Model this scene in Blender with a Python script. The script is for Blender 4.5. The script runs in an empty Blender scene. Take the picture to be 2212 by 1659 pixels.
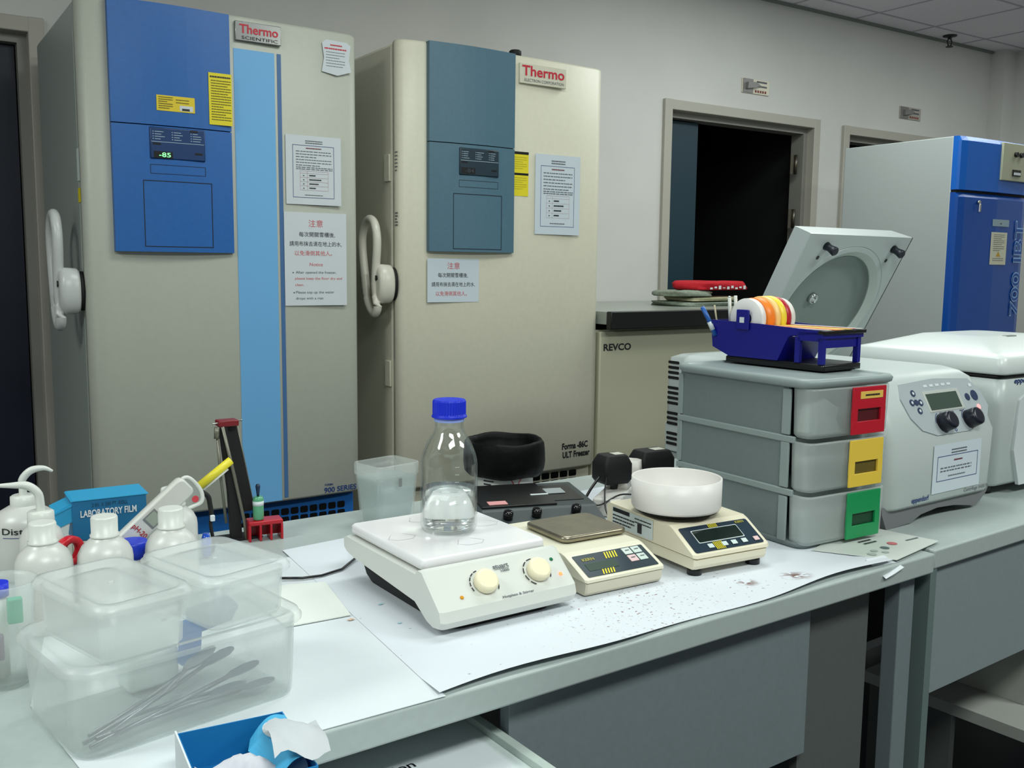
import bpy, bmesh, math, random
from mathutils import Vector, Matrix
random.seed(7)
S = bpy.context.scene
COL = S.collection
PI = math.pi

# ------------------------------------------------------------ camera, world, light, exposure
F_PX, YAW, PIT, ROL, CAM_H = 2080.0, math.radians(33.6), math.radians(6.9), math.radians(-0.62), 1.2
fw = Vector((math.sin(YAW) * math.cos(PIT), math.cos(YAW) * math.cos(PIT), -math.sin(PIT)))
r0 = Vector((math.cos(YAW), -math.sin(YAW), 0))
d0 = fw.cross(r0)
rt = math.cos(ROL) * r0 + math.sin(ROL) * d0
dn = -math.sin(ROL) * r0 + math.cos(ROL) * d0
cam = bpy.data.objects.new('camera', bpy.data.cameras.new('camera'))
COL.objects.link(cam)
m = Matrix.Identity(4)
for i in range(3):
    m[i][0], m[i][1], m[i][2] = rt[i], -dn[i], -fw[i]
m[2][3] = CAM_H
cam.matrix_world = m
cam.data.sensor_width = 36
cam.data.lens = F_PX / 2212 * 36
cam.data.clip_start = 0.02
S.camera = cam
W = bpy.data.worlds.new('world')
S.world = W
W.use_nodes = True
W.node_tree.nodes['Background'].inputs[0].default_value = (0.75, 0.85, 0.9, 1)
W.node_tree.nodes['Background'].inputs[1].default_value = 0.15
S.view_settings.view_transform = 'Standard'
S.view_settings.look = 'None'
S.view_settings.gamma = 1
S.view_settings.use_curve_mapping = False
S.view_settings.exposure = 1.13
CEIL = 2.67
LAMPS = [(1.45, 1.65, 9.5), (3.5, 2.55, 10.5), (5.4, 2.3, 8), (0.3, -0.6, 24), (3.0, -0.6, 24), (-1.6, 1.2, 20)]  # unseen troffers: strong rear pair as front fill; wall and left ones added
LCOL = (0.92, 1.0, 0.95)
for lx, ly, le in LAMPS:
    L = bpy.data.lights.new('troffer_tubes', 'AREA')
    L.shape = 'RECTANGLE'
    L.size, L.size_y = 1.16, 0.54
    L.energy = le
    L.color = LCOL
    lo = bpy.data.objects.new('troffer_tubes', L)
    lo.location = (lx, ly, CEIL - 0.012)
    COL.objects.link(lo)

# ------------------------------------------------------------ materials
def lin(c):
    return tuple((v / 255 / 12.92) if v / 255 <= 0.04045 else ((v / 255 + 0.055) / 1.055) ** 2.4 for v in c)

MATS = {}
def mat(name, rgb, rough=0.5, metal=0.0, spec=0.5, noise=0.0, nscale=30, bump=0.0, emit=0.0, coat=0.0, gamma=True):
    if name in MATS:
        return MATS[name]
    M = bpy.data.materials.new(name)
    M.use_nodes = True
    nt = M.node_tree
    p = nt.nodes['Principled BSDF']
    c = lin(rgb) if gamma else rgb
    p.inputs['Base Color'].default_value = (*c, 1)
    p.inputs['Roughness'].default_value = rough
    p.inputs['Metallic'].default_value = metal
    p.inputs['Specular IOR Level'].default_value = spec
    if coat:
        p.inputs['Coat Weight'].default_value = coat
    if emit:
        p.inputs['Emission Color'].default_value = (*c, 1)
        p.inputs['Emission Strength'].default_value = emit
    if noise or bump:
        tc = nt.nodes.new('ShaderNodeTexCoord')
        n = nt.nodes.new('ShaderNodeTexNoise')
        n.inputs['Scale'].default_value = nscale
        n.inputs['Detail'].default_value = 4
        nt.links.new(tc.outputs['Object'], n.inputs['Vector'])
        if noise:
            r = nt.nodes.new('ShaderNodeValToRGB')
            r.color_ramp.elements[0].position = 0.3
            r.color_ramp.elements[1].position = 0.7
            r.color_ramp.elements[0].color = (*[v * (1 - noise) for v in c], 1)
            r.color_ramp.elements[1].color = (*[min(1, v * (1 + noise)) for v in c], 1)
            nt.links.new(n.outputs['Fac'], r.inputs['Fac'])
            nt.links.new(r.outputs['Color'], p.inputs['Base Color'])
        if bump:
            b = nt.nodes.new('ShaderNodeBump')
            b.inputs['Strength'].default_value = bump
            b.inputs['Distance'].default_value = 0.002
            nt.links.new(n.outputs['Fac'], b.inputs['Height'])
            nt.links.new(b.outputs['Normal'], p.inputs['Normal'])
    MATS[name] = M
    return M

def facing_fac(nt, base, amp):
    lw = nt.nodes.new('ShaderNodeLayerWeight'); lw.inputs[0].default_value = 0.5
    pw = nt.nodes.new('ShaderNodeMath'); pw.operation = 'POWER'; pw.inputs[1].default_value = 4
    ma = nt.nodes.new('ShaderNodeMath'); ma.operation = 'MULTIPLY_ADD'; ma.inputs[1].default_value = amp; ma.inputs[2].default_value = base
    nt.links.new(lw.outputs['Facing'], pw.inputs[0]); nt.links.new(pw.outputs[0], ma.inputs[0])
    return ma
def frosted(name, rgb, clear=0.4, rough=0.35, gloss=0.08, trl=0.5):
    """milky plastic: part see-through, part diffuse / translucent, thin gloss"""
    if name in MATS:
        return MATS[name]
    M = bpy.data.materials.new(name)
    M.use_nodes = True
    nt = M.node_tree
    nt.nodes.clear()
    o = nt.nodes.new('ShaderNodeOutputMaterial')
    tr = nt.nodes.new('ShaderNodeBsdfTransparent')
    df = nt.nodes.new('ShaderNodeBsdfDiffuse')
    tl = nt.nodes.new('ShaderNodeBsdfTranslucent')
    gl = nt.nodes.new('ShaderNodeBsdfGlossy')
    c = (*lin(rgb), 1)
    tr.inputs[0].default_value = (0.99, 1.0, 0.995, 1)
    df.inputs[0].default_value = c
    tl.inputs[0].default_value = c
    gl.inputs['Roughness'].default_value = rough
    a = nt.nodes.new('ShaderNodeMixShader'); a.inputs[0].default_value = trl
    b = nt.nodes.new('ShaderNodeMixShader'); b.inputs[0].default_value = clear
    g = nt.nodes.new('ShaderNodeMixShader')
    mu = facing_fac(nt, gloss, 0.5)
    nt.links.new(df.outputs[0], a.inputs[1]); nt.links.new(tl.outputs[0], a.inputs[2])
    nt.links.new(a.outputs[0], b.inputs[1]); nt.links.new(tr.outputs[0], b.inputs[2])
    nt.links.new(mu.outputs[0], g.inputs[0])
    nt.links.new(b.outputs[0], g.inputs[1]); nt.links.new(gl.outputs[0], g.inputs[2])
    nt.links.new(g.outputs[0], o.inputs[0])
    MATS[name] = M
    return M

def thinglass(name, tint=(0.985, 0.995, 0.99)):
    if name in MATS:
        return MATS[name]
    M = bpy.data.materials.new(name)
    M.use_nodes = True
    nt = M.node_tree
    nt.nodes.clear()
    o = nt.nodes.new('ShaderNodeOutputMaterial')
    tr = nt.nodes.new('ShaderNodeBsdfTransparent'); tr.inputs[0].default_value = (*tint, 1)
    gl = nt.nodes.new('ShaderNodeBsdfGlossy'); gl.inputs['Roughness'].default_value = 0.03
    g = nt.nodes.new('ShaderNodeMixShader')
    lw = facing_fac(nt, 0.05, 0.75)
    nt.links.new(lw.outputs[0], g.inputs[0])
    nt.links.new(tr.outputs[0], g.inputs[1]); nt.links.new(gl.outputs[0], g.inputs[2])
    nt.links.new(g.outputs[0], o.inputs[0])
    MATS[name] = M
    return M

# ------------------------------------------------------------ mesh builder
_tc = {}
def text_geo(s, bold=0.0):
    k = (s, bold)
    if k in _tc:
        return _tc[k]
    cu = bpy.data.curves.new('t', 'FONT')
    cu.body = s
    cu.size = 1
    cu.offset = bold
    cu.resolution_u = 3
    o = bpy.data.objects.new('t', cu)
    COL.objects.link(o)
    dg = bpy.context.evaluated_depsgraph_get()
    dg.update()
    me = o.evaluated_get(dg).to_mesh()
    vs = [tuple(v.co) for v in me.vertices]
    fs = [tuple(p.vertices) for p in me.polygons]
    o.evaluated_get(dg).to_mesh_clear()
    bpy.data.objects.remove(o)
    bpy.data.curves.remove(cu)
    _tc[k] = (vs, fs)
    return _tc[k]

def rrect(x0, x1, y0, y1, r, n=5):
    r = min(r, (x1 - x0) / 2 - 1e-5, (y1 - y0) / 2 - 1e-5)
    if r <= 1e-5:
        return [(x0, y0), (x1, y0), (x1, y1), (x0, y1)]
    out = []
    for cx, cy, a in ((x1 - r, y0 + r, -PI / 2), (x1 - r, y1 - r, 0), (x0 + r, y1 - r, PI / 2), (x0 + r, y0 + r, PI)):
        for i in range(n + 1):
            t = a + PI / 2 * i / n
            out.append((cx + r * math.cos(t), cy + r * math.sin(t)))
    return out

class B:
    def __init__(s):
        s.bm = bmesh.new(); s.mats = []; s.mi = 0; s.M = Matrix.Identity(4)
    def use(s, m):
        if m not in s.mats:
            s.mats.append(m)
        s.mi = s.mats.index(m)
        return s
    def xf(s, M=None):
        s.M = M or Matrix.Identity(4)
        return s
    def v(s, p):
        return s.bm.verts.new(s.M @ Vector(p))
    def face(s, vs, smooth=False):
        try:
            f = s.bm.faces.new(vs)
        except ValueError:
            return None
        f.material_index = s.mi
        f.smooth = smooth
        return f
    def poly(s, pts):
        return s.face([s.v(p) for p in pts])
    def loft(s, rings, cap0=True, cap1=True, close=True, smooth=True):
        R = [[s.v(p) for p in r] for r in rings]
        n = len(R[0])
        for a, b in zip(R[:-1], R[1:]):
            for i in range(n if close else n - 1):
                j = (i + 1) % n
                s.face([a[i], a[j], b[j], b[i]], smooth)
        if cap0: s.face(R[0][::-1])
        if cap1: s.face(R[-1])
        return s
    def box(s, x0, x1, y0, y1, z0, z1, bev=0.0, seg=2):
        vs = [s.v((x, y, z)) for z in (z0, z1) for x, y in ((x0, y0), (x1, y0), (x1, y1), (x0, y1))]
        fs = [s.face([vs[i] for i in q]) for q in ((3, 2, 1, 0), (4, 5, 6, 7), (0, 1, 5, 4), (1, 2, 6, 5), (2, 3, 7, 6), (3, 0, 4, 7))]
        if bev:
            es = set(e for f in fs for e in f.edges)
            r = bmesh.ops.bevel(s.bm, geom=list(es), offset=bev, segments=seg, affect='EDGES', profile=0.5, clamp_overlap=True)
            for f in r['faces']:
                f.material_index = s.mi; f.smooth = True
        return s
    def prism(s, pts, fn, a, b, smooth=False):
        """pts 2D polygon; fn(u,v,t)->3D; extruded t=a..b"""
        return s.loft([[fn(u, v, a) for u, v in pts], [fn(u, v, b) for u, v in pts]], smooth=smooth)
    def rbox(s, levels, n=5, cap0=True, cap1=True):
        """levels: (z, x0,x1,y0,y1,r)"""
        return s.loft([[(x, y, z) for x, y in rrect(x0, x1, y0, y1, r, n)] for z, x0, x1, y0, y1, r in levels], cap0, cap1)
    def lathe(s, prof, c=(0, 0, 0), seg=40, cap0=True, cap1=True, ax='z'):
        rings = []
        for r, z in prof:
            ring = []
            for i in range(seg):
                t = 2 * PI * i / seg
                p = (r * math.cos(t), r * math.sin(t), z)
                if ax == 'y': p = (p[0], -p[2], p[1])
                if ax == 'x': p = (p[2], p[0], p[1])
                ring.append((c[0] + p[0], c[1] + p[1], c[2] + p[2]))
            rings.append(ring)
        return s.loft(rings, cap0, cap1)
    def tube(s, pts, r, seg=10, closed=False):
        P = [Vector(p) for p in pts]
        if not hasattr(r, '__len__'): r = [r] * len(P)
        if len(r) != len(P): r = [r[min(len(r) - 1, int(i * len(r) / len(P)))] for i in range(len(P))]
        rings = []
        up = Vector((0.13, 0.27, 0.95))
        for i, p in enumerate(P):
            if closed: t = P[(i + 1) % len(P)] - P[i - 1]
            else: t = P[min(i + 1, len(P) - 1)] - P[max(i - 1, 0)]
            t.normalize()
            a = t.cross(up)
            if a.length < 0.05: a = t.cross(Vector((1, 0, 0)))
            a.normalize(); b = t.cross(a)
            rings.append([tuple(p + r[i] * (math.cos(2 * PI * k / seg) * a + math.sin(2 * PI * k / seg) * b)) for k in range(seg)])
        if closed: rings.append(rings[0])
        return s.loft(rings, not closed, not closed)
    def text(s, t, O, U, V, w=None, h=None, bold=0.0, align='c', eps=0.0006):
        vs, fs = text_geo(t, bold)
        if not vs: return s
        x0 = min(v[0] for v in vs); x1 = max(v[0] for v in vs); y0 = min(v[1] for v in vs); y1 = max(v[1] for v in vs)
        sx = w / (x1 - x0) if w else None
        sy = h / (y1 - y0) if h else None
        sx = sx or sy; sy = sy or sx
        O, U, V = Vector(O), Vector(U).normalized(), Vector(V).normalized()
        N = U.cross(V) * eps
        ox = {'c': (x0 + x1) / 2, 'l': x0, 'r': x1}[align]
        oy = (y0 + y1) / 2
        nv = [s.v(O + U * ((a[0] - ox) * sx) + V * ((a[1] - oy) * sy) + N) for a in vs]
        for f in fs: s.face([nv[i] for i in f])
        return s
    def patch(s, O, U, V, pts, eps=0.0004):
        O, U, V = Vector(O), Vector(U).normalized(), Vector(V).normalized()
        N = U.cross(V) * eps
        return s.poly([O + U * a + V * b + N for a, b in pts])
    def prect(s, O, U, V, u0, u1, v0, v1, eps=0.0004, r=0):
        return s.patch(O, U, V, rrect(u0, u1, v0, v1, r) if r else [(u0, v0), (u1, v0), (u1, v1), (u0, v1)], eps)
    def frame(s, O, U, V, u0, u1, v0, v1, t, eps=0.0005):
        s.prect(O, U, V, u0, u1, v0, v0 + t, eps); s.prect(O, U, V, u0, u1, v1 - t, v1, eps)
        s.prect(O, U, V, u0, u0 + t, v0 + t, v1 - t, eps); s.prect(O, U, V, u1 - t, u1, v0 + t, v1 - t, eps)
        return s
    def dashes(s, O, U, V, u0, u1, v1, dv, n, h, eps=0.0006, fill=0.85):
        """rows of illegible small print"""
        for k in range(n):
            u = u0
            end = u0 + (u1 - u0) * (1 if k % 3 < 2 else random.uniform(0.55, 0.9))
            while u < end:
                l = (u1 - u0) * random.uniform(0.05, 0.14)
                s.prect(O, U, V, u, min(u + l * fill, end), v1 - k * dv - h, v1 - k * dv, eps)
                u += l
        return s
    def dashring(s, O, U, V, r0, r1, a0, a1, n, gap=0.25, eps=0.0006):
        for k in range(n):
            p = []
            b0 = a0 + (a1 - a0) * k / n; b1 = a0 + (a1 - a0) * (k + 1 - gap) / n
            q = [b0 + (b1 - b0) * i / 4 for i in range(5)]
            p = [(r1 * math.cos(t), r1 * math.sin(t)) for t in q] + [(r0 * math.cos(t), r0 * math.sin(t)) for t in q[::-1]]
            s.patch(O, U, V, p, eps)
        return s
    def build(s, name, m=None, parent=None, loc=None, rz=0.0, recalc=True, dedupe=False, **kw):
        me = bpy.data.meshes.new(name)
        if recalc: bmesh.ops.recalc_face_normals(s.bm, faces=[f for f in s.bm.faces])
        s.bm.to_mesh(me); s.bm.free()
        if m is not None and not s.mats: s.mats = [m]
        for x in s.mats: me.materials.append(x)
        o = bpy.data.objects.new(name, me)
        COL.objects.link(o)
        if parent is not None: o.parent = parent
        if loc is not None: o.location = loc
        o.rotation_euler.z = rz
        for k, v in kw.items(): o[k] = v
        return o

def thing(name, label, cat, loc=(0, 0, 0), deg=0.0, group=None):
    o = bpy.data.objects.new(name, None)
    o.empty_display_size = 0.05
    COL.objects.link(o)
    o.location = loc
    o.rotation_euler.z = math.radians(deg)
    o['label'] = label; o['category'] = cat
    if group: o['group'] = group
    return o
def join_to(o, par):
    o.parent = par
    M_ = Matrix.Translation(par.location) @ Matrix.Rotation(par.rotation_euler.z, 4, 'Z')
    o.matrix_parent_inverse = M_.inverted()
    return o
def tag(o, label, cat, group=None, kind=None):
    o['label'] = label; o['category'] = cat
    if group: o['group'] = group
    if kind: o['kind'] = kind
    return o
def struct(o):
    o['kind'] = 'structure'
    return o
X, Y, Z = Vector((1, 0, 0)), Vector((0, 1, 0)), Vector((0, 0, 1))
def dup(root, loc, deg, label, group=None):
    r = root.copy(); COL.objects.link(r); r.location = loc; r.rotation_euler.z = math.radians(deg)
    r['label'] = label
    if group: r['group'] = group
    for ch in list(root.children):
        c = ch.copy(); COL.objects.link(c); c.parent = r
        for g in list(ch.children):
            e = g.copy(); COL.objects.link(e); e.parent = c
    return r

# palette
m_wall = mat('wall_paint', (212, 211, 208), 0.8, noise=0.03, nscale=3)
m_ceil = mat('ceiling_tile', (226, 220, 228), 0.9, noise=0.08, nscale=160)
m_tbar = mat('ceiling_tbar', (176, 172, 182), 0.6)
m_floor = mat('vinyl_floor', (52, 58, 66), 0.5, noise=0.1, nscale=8)
m_frame = mat('door_frame_paint', (178, 174, 164), 0.5)
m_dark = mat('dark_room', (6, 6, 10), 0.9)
m_leaf = mat('teal_door', (22, 52, 66), 0.5)
m_steel = mat('steel', (190, 190, 185), 0.3, metal=1)
m_f1 = mat('freezer_grey', (184, 186, 174), 0.42, noise=0.02, nscale=60)
m_f1s = mat('freezer_side_grey', (160, 168, 163), 0.38)
m_f2 = mat('freezer_cream', (214, 210, 190), 0.42, noise=0.02, nscale=60)
m_blue = mat('panel_blue', (30, 98, 172), 0.38, noise=0.04, nscale=80)
m_lblue = mat('strip_blue', (112, 176, 226), 0.45)
m_navy = mat('navy', (20, 40, 90), 0.4)
m_slate = mat('panel_slate', (78, 112, 130), 0.4, noise=0.04, nscale=80)
m_stripe = mat('stripe_slate', (70, 110, 160), 0.45)
m_black = mat('black_plastic', (10, 10, 12), 0.35)
m_blackm = mat('black_matt', (8, 8, 9), 0.7)
m_grey = mat('grey_plastic', (120, 122, 124), 0.45)
m_red = mat('red_ink', (200, 20, 50), 0.5)
m_pink = mat('faded_red_ink', (205, 95, 100), 0.6)
m_ink = mat('black_ink', (24, 24, 30), 0.5)
m_inkg = mat('grey_ink', (92, 96, 104), 0.6)
m_inkb = mat('blue_ink', (30, 60, 120), 0.5)
m_paper = mat('paper', (210, 216, 220), 0.75, noise=0.015, nscale=20)
m_paperg = mat('paper_grey', (205, 215, 214), 0.7)
m_yellow = mat('yellow_label', (232, 214, 30), 0.5)
m_white = mat('white_plastic', (214, 216, 210), 0.35)
m_whiteg = mat('white_gloss', (236, 234, 236), 0.16, spec=0.4)
m_cream = mat('cream_plastic', (226, 222, 200), 0.4)
m_ivory = mat('ivory_knob', (238, 228, 196), 0.4)
m_bench = mat('bench_laminate', (168, 178, 176), 0.35, noise=0.03, nscale=90)
m_edge = mat('bench_edging', (178, 190, 184), 0.35)
m_panel = mat('bench_panel', (112, 122, 126), 0.6, noise=0.04, nscale=120)
m_panel2 = mat('bench_panel_dark', (84, 88, 86), 0.6, noise=0.04, nscale=120)
m_lcd = mat('lcd', (70, 84, 76), 0.15)
m_lcdd = mat('lcd_dark', (22, 34, 30), 0.12)
m_led = mat('green_led', (110, 255, 130), 0.4, emit=1.3)
m_frost = frosted('frosted_lid', (252, 255, 254), 0.72, gloss=0.03, trl=0.45)
m_frost2 = frosted('frosted_tub', (250, 255, 253), 0.80, gloss=0.025, trl=0.5)
m_bottlep = frosted('milky_bottle', (232, 232, 228), 0.04, gloss=0.07, trl=0.3)
m_glass = thinglass('glass')
m_blueclip = mat('bright_blue_plastic', (16, 44, 205), 0.4)

# ------------------------------------------------------------ room
WY, RX, LX, BY = 3.8, 6.5, -3.0, -3.6
def wall_with_holes(y, x0, x1, holes, name):
    b = B()
    xs = sorted([x0, x1] + [h[0] for h in holes] + [h[1] for h in holes])
    for a, c in zip(xs[:-1], xs[1:]):
        h = [q for q in holes if q[0] <= a + 1e-6 and q[1] >= c - 1e-6]
        z0 = h[0][2] if h else 0.0
        b.box(a, c, y, y + 0.12, z0, CEIL)
    return struct(b.build(name, m_wall))
DOORS = [(-0.46, 0.50, 1.985), (3.485, 4.585, 2.015), (4.905, 6.0, 2.005)]
wall_with_holes(WY, LX, RX, [(a - .03, c + .03, z + .03) for a, c, z in DOORS], 'wall_back')
struct(B().box(RX, RX + 0.1, BY, WY + 0.1, 0, CEIL).build('wall_right', m_wall))
struct(B().box(LX - 0.1, LX, BY, WY + 0.1, 0, CEIL).build('wall_left', m_wall))
struct(B().box(LX, RX, BY - 0.1, BY, 0, CEIL).build('wall_front', m_wall))
struct(B().box(LX - 0.1, RX + 0.1, BY - 0.1, WY + 1.3, -0.1, 0).build('floor', m_floor))
struct(B().box(6.36, 6.5, 3.70, 3.8, 0, CEIL).build('trim_1', m_wall))
struct(B().box(LX, 6.36, WY - 0.02, WY, CEIL - 0.014, CEIL).build('trim_2', mat('ceiling_angle', (120, 128, 122), 0.6)))
# ceiling: tiles and T-bars in one slab
b = B()
b.use(m_ceil).box(LX - 0.1, RX + 0.1, BY - 0.1, WY + 0.1, CEIL, CEIL + 0.08)
b.use(m_tbar)
x = 4.90 - 0.54 * 14
while x < RX:
    if x > LX: b.box(x - 0.006, x + 0.006, BY, WY, CEIL - 0.003, CEIL + 0.001)
    x += 0.54
y = 3.62
while y > BY:
    b.box(LX, RX, y - 0.006, y + 0.006, CEIL - 0.0034, CEIL + 0.001)
    y -= 0.54
struct(b.build('ceiling'))
# unseen ceiling troffers, some added for fill (housing + louvre frame round each lamp)
first = None
for i, (lx, ly, le) in enumerate(LAMPS):
    nm = ['over the middle of the bench', 'added near the wide doorway to light the wall', 'added over the incubator to light the wall', 'behind the photographer', 'far right behind the photographer', 'added near the left wall as fill'][i]
    if first is None:
        t = first = thing('ceiling_light', 'white recessed fluorescent ceiling light ' + nm, 'ceiling light', (lx, ly, CEIL), 0, 'recessed ceiling lights')
        b = B()
        for q in ((-.62, .62, -.31, -.285), (-.62, .62, .285, .31), (-.62, -.595, -.285, .285), (.595, .62, -.285, .285)):
            b.box(*q, -0.012, 0.0)
        b.build('lamp_frame', m_white, t)
    else:
        dup(first, (lx, ly, CEIL), 0, 'white recessed fluorescent ceiling light ' + nm)

def door_frame(n, x0, x1, top, wd=0.052):
    b = B()
    y0, y1 = WY - 0.022, WY + 0.12
    for a, c in ((x0 - wd, x0), (x1, x1 + wd)):
        b.box(a, c, y0, y1, 0, top + wd, 0.004)
    b.box(x0 - wd + .001, x1 + wd - .001, y0 + .001, y1, top, top + wd - .001, 0.004)
    # stepped stop
    st = mat('door_frame_stop', (140, 138, 132), 0.5)
    b.use(m_frame)
    o = b.build('door_%d' % n, m_frame)
    struct(o)
    s2 = B()
    s2.box(x0, x0 + 0.012, WY + 0.03, y1, 0, top)
    s2.box(x1 - 0.03, x1, WY + 0.03, y1, 0, top)
    s2.box(x0 + .012, x1 - .03, WY + 0.03, y1, top - 0.03, top)
    s2.build('door_stop', st, o)
    return o
for i, (a, c, tp) in enumerate(DOORS):
    o = door_frame(i + 1, a, c, tp)
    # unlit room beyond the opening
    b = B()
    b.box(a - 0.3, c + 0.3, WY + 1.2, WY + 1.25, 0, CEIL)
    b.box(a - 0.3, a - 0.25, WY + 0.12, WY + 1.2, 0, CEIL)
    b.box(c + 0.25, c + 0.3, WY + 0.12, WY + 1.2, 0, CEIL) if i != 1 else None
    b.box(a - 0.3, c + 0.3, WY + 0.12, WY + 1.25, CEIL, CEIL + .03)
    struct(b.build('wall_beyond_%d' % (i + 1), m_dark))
    if i == 0:
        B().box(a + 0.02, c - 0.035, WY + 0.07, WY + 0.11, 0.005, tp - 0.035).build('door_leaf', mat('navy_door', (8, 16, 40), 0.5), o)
    if i == 1:
        B().box(a + 0.015, 3.76, WY + 0.075, WY + 0.115, 0.005, tp - 0.035, 0.003).build('door_leaf', m_leaf, o)
        for hz in (1.81, 1.50):
            b = B()
            b.box(4.475, 4.515, WY + 0.05, WY + 0.056, hz - 0.055, hz + 0.055)
            b.lathe([(0.008, -0.055), (0.008, 0.055)], (4.515, WY + 0.045, hz), 12)
            b.build('hinge', mat('hinge_metal', (110, 105, 95), 0.35, metal=0.9), o)
# wall plates above the doors
def wall_plate(x0, x1, z0, z1, label, cream):
    t = thing('wall_sign', label, 'sign', (x0, WY, z0))
    w, h = x1 - x0, z1 - z0
    B().box(0, w, -0.008, 0, 0, h, 0.002).build('plate', mat('plate_' + ('c' if cream else 'g'), (222, 214, 196) if cream else (176, 170, 162), 0.4), t)
    b = B()
    b.box(0.004, w * .38, -0.012, -0.008, 0.003, h - .003)
    b.prism([(w * .1, h * .25), (w * .42, h * .4), (w * .58, h * .55), (w * .4, h * .75), (w * .12, h * .7)], lambda u, v, q: (u, q, v), -0.03, -0.012)
    b.build('switch_lever', mat('plate_grey', (128, 126, 124), 0.35), t)
    b = B()
    O = (0, -0.0085, 0)
    b.use(m_inkg)
    b.dashes(O, X, Z, w * .52, w * .9, h * .9, h * .3, 2, h * .12, 0.0006)
    b.use(mat('dull_red_ink', (130, 60, 50), 0.6))
    for k in range(5): b.prect(O, X, Z, w * (.46 + .09 * k), w * (.52 + .09 * k), h * .1, h * .27, 0.0006)
    b.build('print', None, t)
wall_plate(3.996, 4.208, 2.157, 2.235, 'cream and grey emergency exhaust sign with a lever above the wide open doorway', True)
wall_plate(5.392, 5.605, 2.148, 2.222, 'small grey sign plate with a lever above the doorway behind the blue incubator', False)
t = thing('sprinkler', 'dark ceiling sprinkler head hanging near the back wall', 'sprinkler', (5.72, 3.70, CEIL))
B().lathe([(0.042, 0), (0.042, -0.006), (0.012, -0.01), (0.012, -0.022)], seg=20).build('rose', mat('dark_bronze', (40, 36, 40), 0.5), t)
b = B()
for sg in (-1, 1): b.tube([(0.01 * sg, 0, -0.02), (0.024 * sg, 0, -0.035), (0.014 * sg, 0, -0.06), (0, 0, -0.066)], 0.004, 8)
b.lathe([(0.022, -0.066), (0.022, -0.07)], seg=16)
b.build('deflector', mat('dark_bronze', (40, 36, 40), 0.5), t)

# ------------------------------------------------------------ freezers
def handle(parent, m, cy, cz):
    """big elongated loop handle on the left side face (x=0), centre of the lower boss at cy,cz"""
    b = B()
    b.lathe([(0.032, 0.0), (0.032, -0.008), (0.028, -0.012)], (0, 0, 0), 28, ax='x')
    for v in b.bm.verts: v.co.z *= 1.75; v.co += Vector((0, cy, cz))
    b.build('handle_shade_disc', m_blackm, parent)  # black disc stands in for the shadow behind the handle boss
    b = B()
    b.lathe([(0.031, -0.011), (0.034, -0.018), (0.035, -0.05), (0.03, -0.062), (0.02, -0.066)], (0, 0, 0), 28, ax='x')
    for v in b.bm.verts: v.co.z *= 1.9; v.co += Vector((0, cy, cz))
    pts = [(0.0, -0.075), (0.018, -0.03), (0.016, 0.04), (0.004, 0.11), (0.004, 0.16), (0.02, 0.2), (0.055, 0.218), (0.09, 0.205),
           (0.115, 0.17), (0.118, 0.12), (0.1, 0.03), (0.082, -0.05), (0.05, -0.09), (0.02, -0.1)]
    n = 4; sm = []
    for i in range(len(pts)):
        p0, p1, p2, p3 = [pts[(i + k) % len(pts)] for k in (-1, 0, 1, 2)]
        for j in range(n):
            t = j / n
            q = [0.5 * (2 * p1[k] + (p2[k] - p0[k]) * t + (2 * p0[k] - 5 * p1[k] + 4 * p2[k] - p3[k]) * t * t + (3 * p1[k] - p0[k] - 3 * p2[k] + p3[k]) * t ** 3) for k in (0, 1)]
            sm.append((-0.062, cy + q[0], cz + q[1]))
    b.tube(sm, 0.0145, 12, True)
    b.use(m); 
    h = b.build('handle', m, parent)
    B().lathe([(0.009, -0.066), (0.009, -0.069)], (0, cy, cz + 0.02), 14, ax='x').build('keyhole', m_black, h)
def freezer_body(t, w, depth, top, dz, mfront, mside, gap=0.05):
    b = B()
    b.box(0.0, w - 0.0, gap + .006, depth, 0.05, top - 0.005, 0.012)
    b.build('cabinet', mside, t)
    B().box(0.004, w - .004, gap - .001, gap + .007, dz + .003, top - 0.012).build('door_gasket', m_blackm, t)
    prof = [(0.0, gap), (0.0, 0.03), (0.006, 0.014), (0.02, 0.004), (0.06, -0.004), (w * .3, -0.012), (w * .55, -0.014), (w * .8, -0.008), (w - .03, 0.0), (w - .008, 0.006), (w, 0.016), (w, gap)]
    b = B()
    def ring(ins, z):
        cx = w / 2
        return [(cx + (x - cx) * (1 - ins), y + (ins * .4 if y < gap * .9 else 0), z) for x, y in prof]
    b.loft([ring(0.012, dz), ring(0, dz + .008), ring(0, top - .008), ring(0.012, top)], smooth=False)
    for f in b.bm.faces:
        if abs(f.normal.z) < 0.5: f.smooth = True
    return b.build('door', mfront, t)
def panel_box(t, x0, x1, z0, z1, zs, mt, curve=0.03, top=None):
    """curved control fascia standing proud of the door, with a recessed top/bottom joint"""
    def ring(z):
        n = 8
        p = [(x0 + (x1 - x0) * i / n, -0.026 - curve * .35 * math.sin(PI * i / n), z) for i in range(n + 1)]
        return p + [(x1, 0.002, z), (x0, 0.002, z)]
    o = None
    for a, c in ((z0, zs - .0015), (zs + .0015, z1)):
        b = B().loft([ring(a), ring(c)], smooth=False)
        for f in b.bm.faces:
            if f.calc_area() > 0: f.smooth = False
        p = b.build('control_fascia', mt, t)
        o = o or p
    B().box(x0 + .004, x1 - .004, -0.022, -0.001, zs - .0016, zs + .0016).build('fascia_joint', m_blackm, t)
    return o
def fy(x, x0, x1, curve=0.03):
    return -0.026 - curve * .35 * math.sin(PI * (x - x0) / (x1 - x0))
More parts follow.
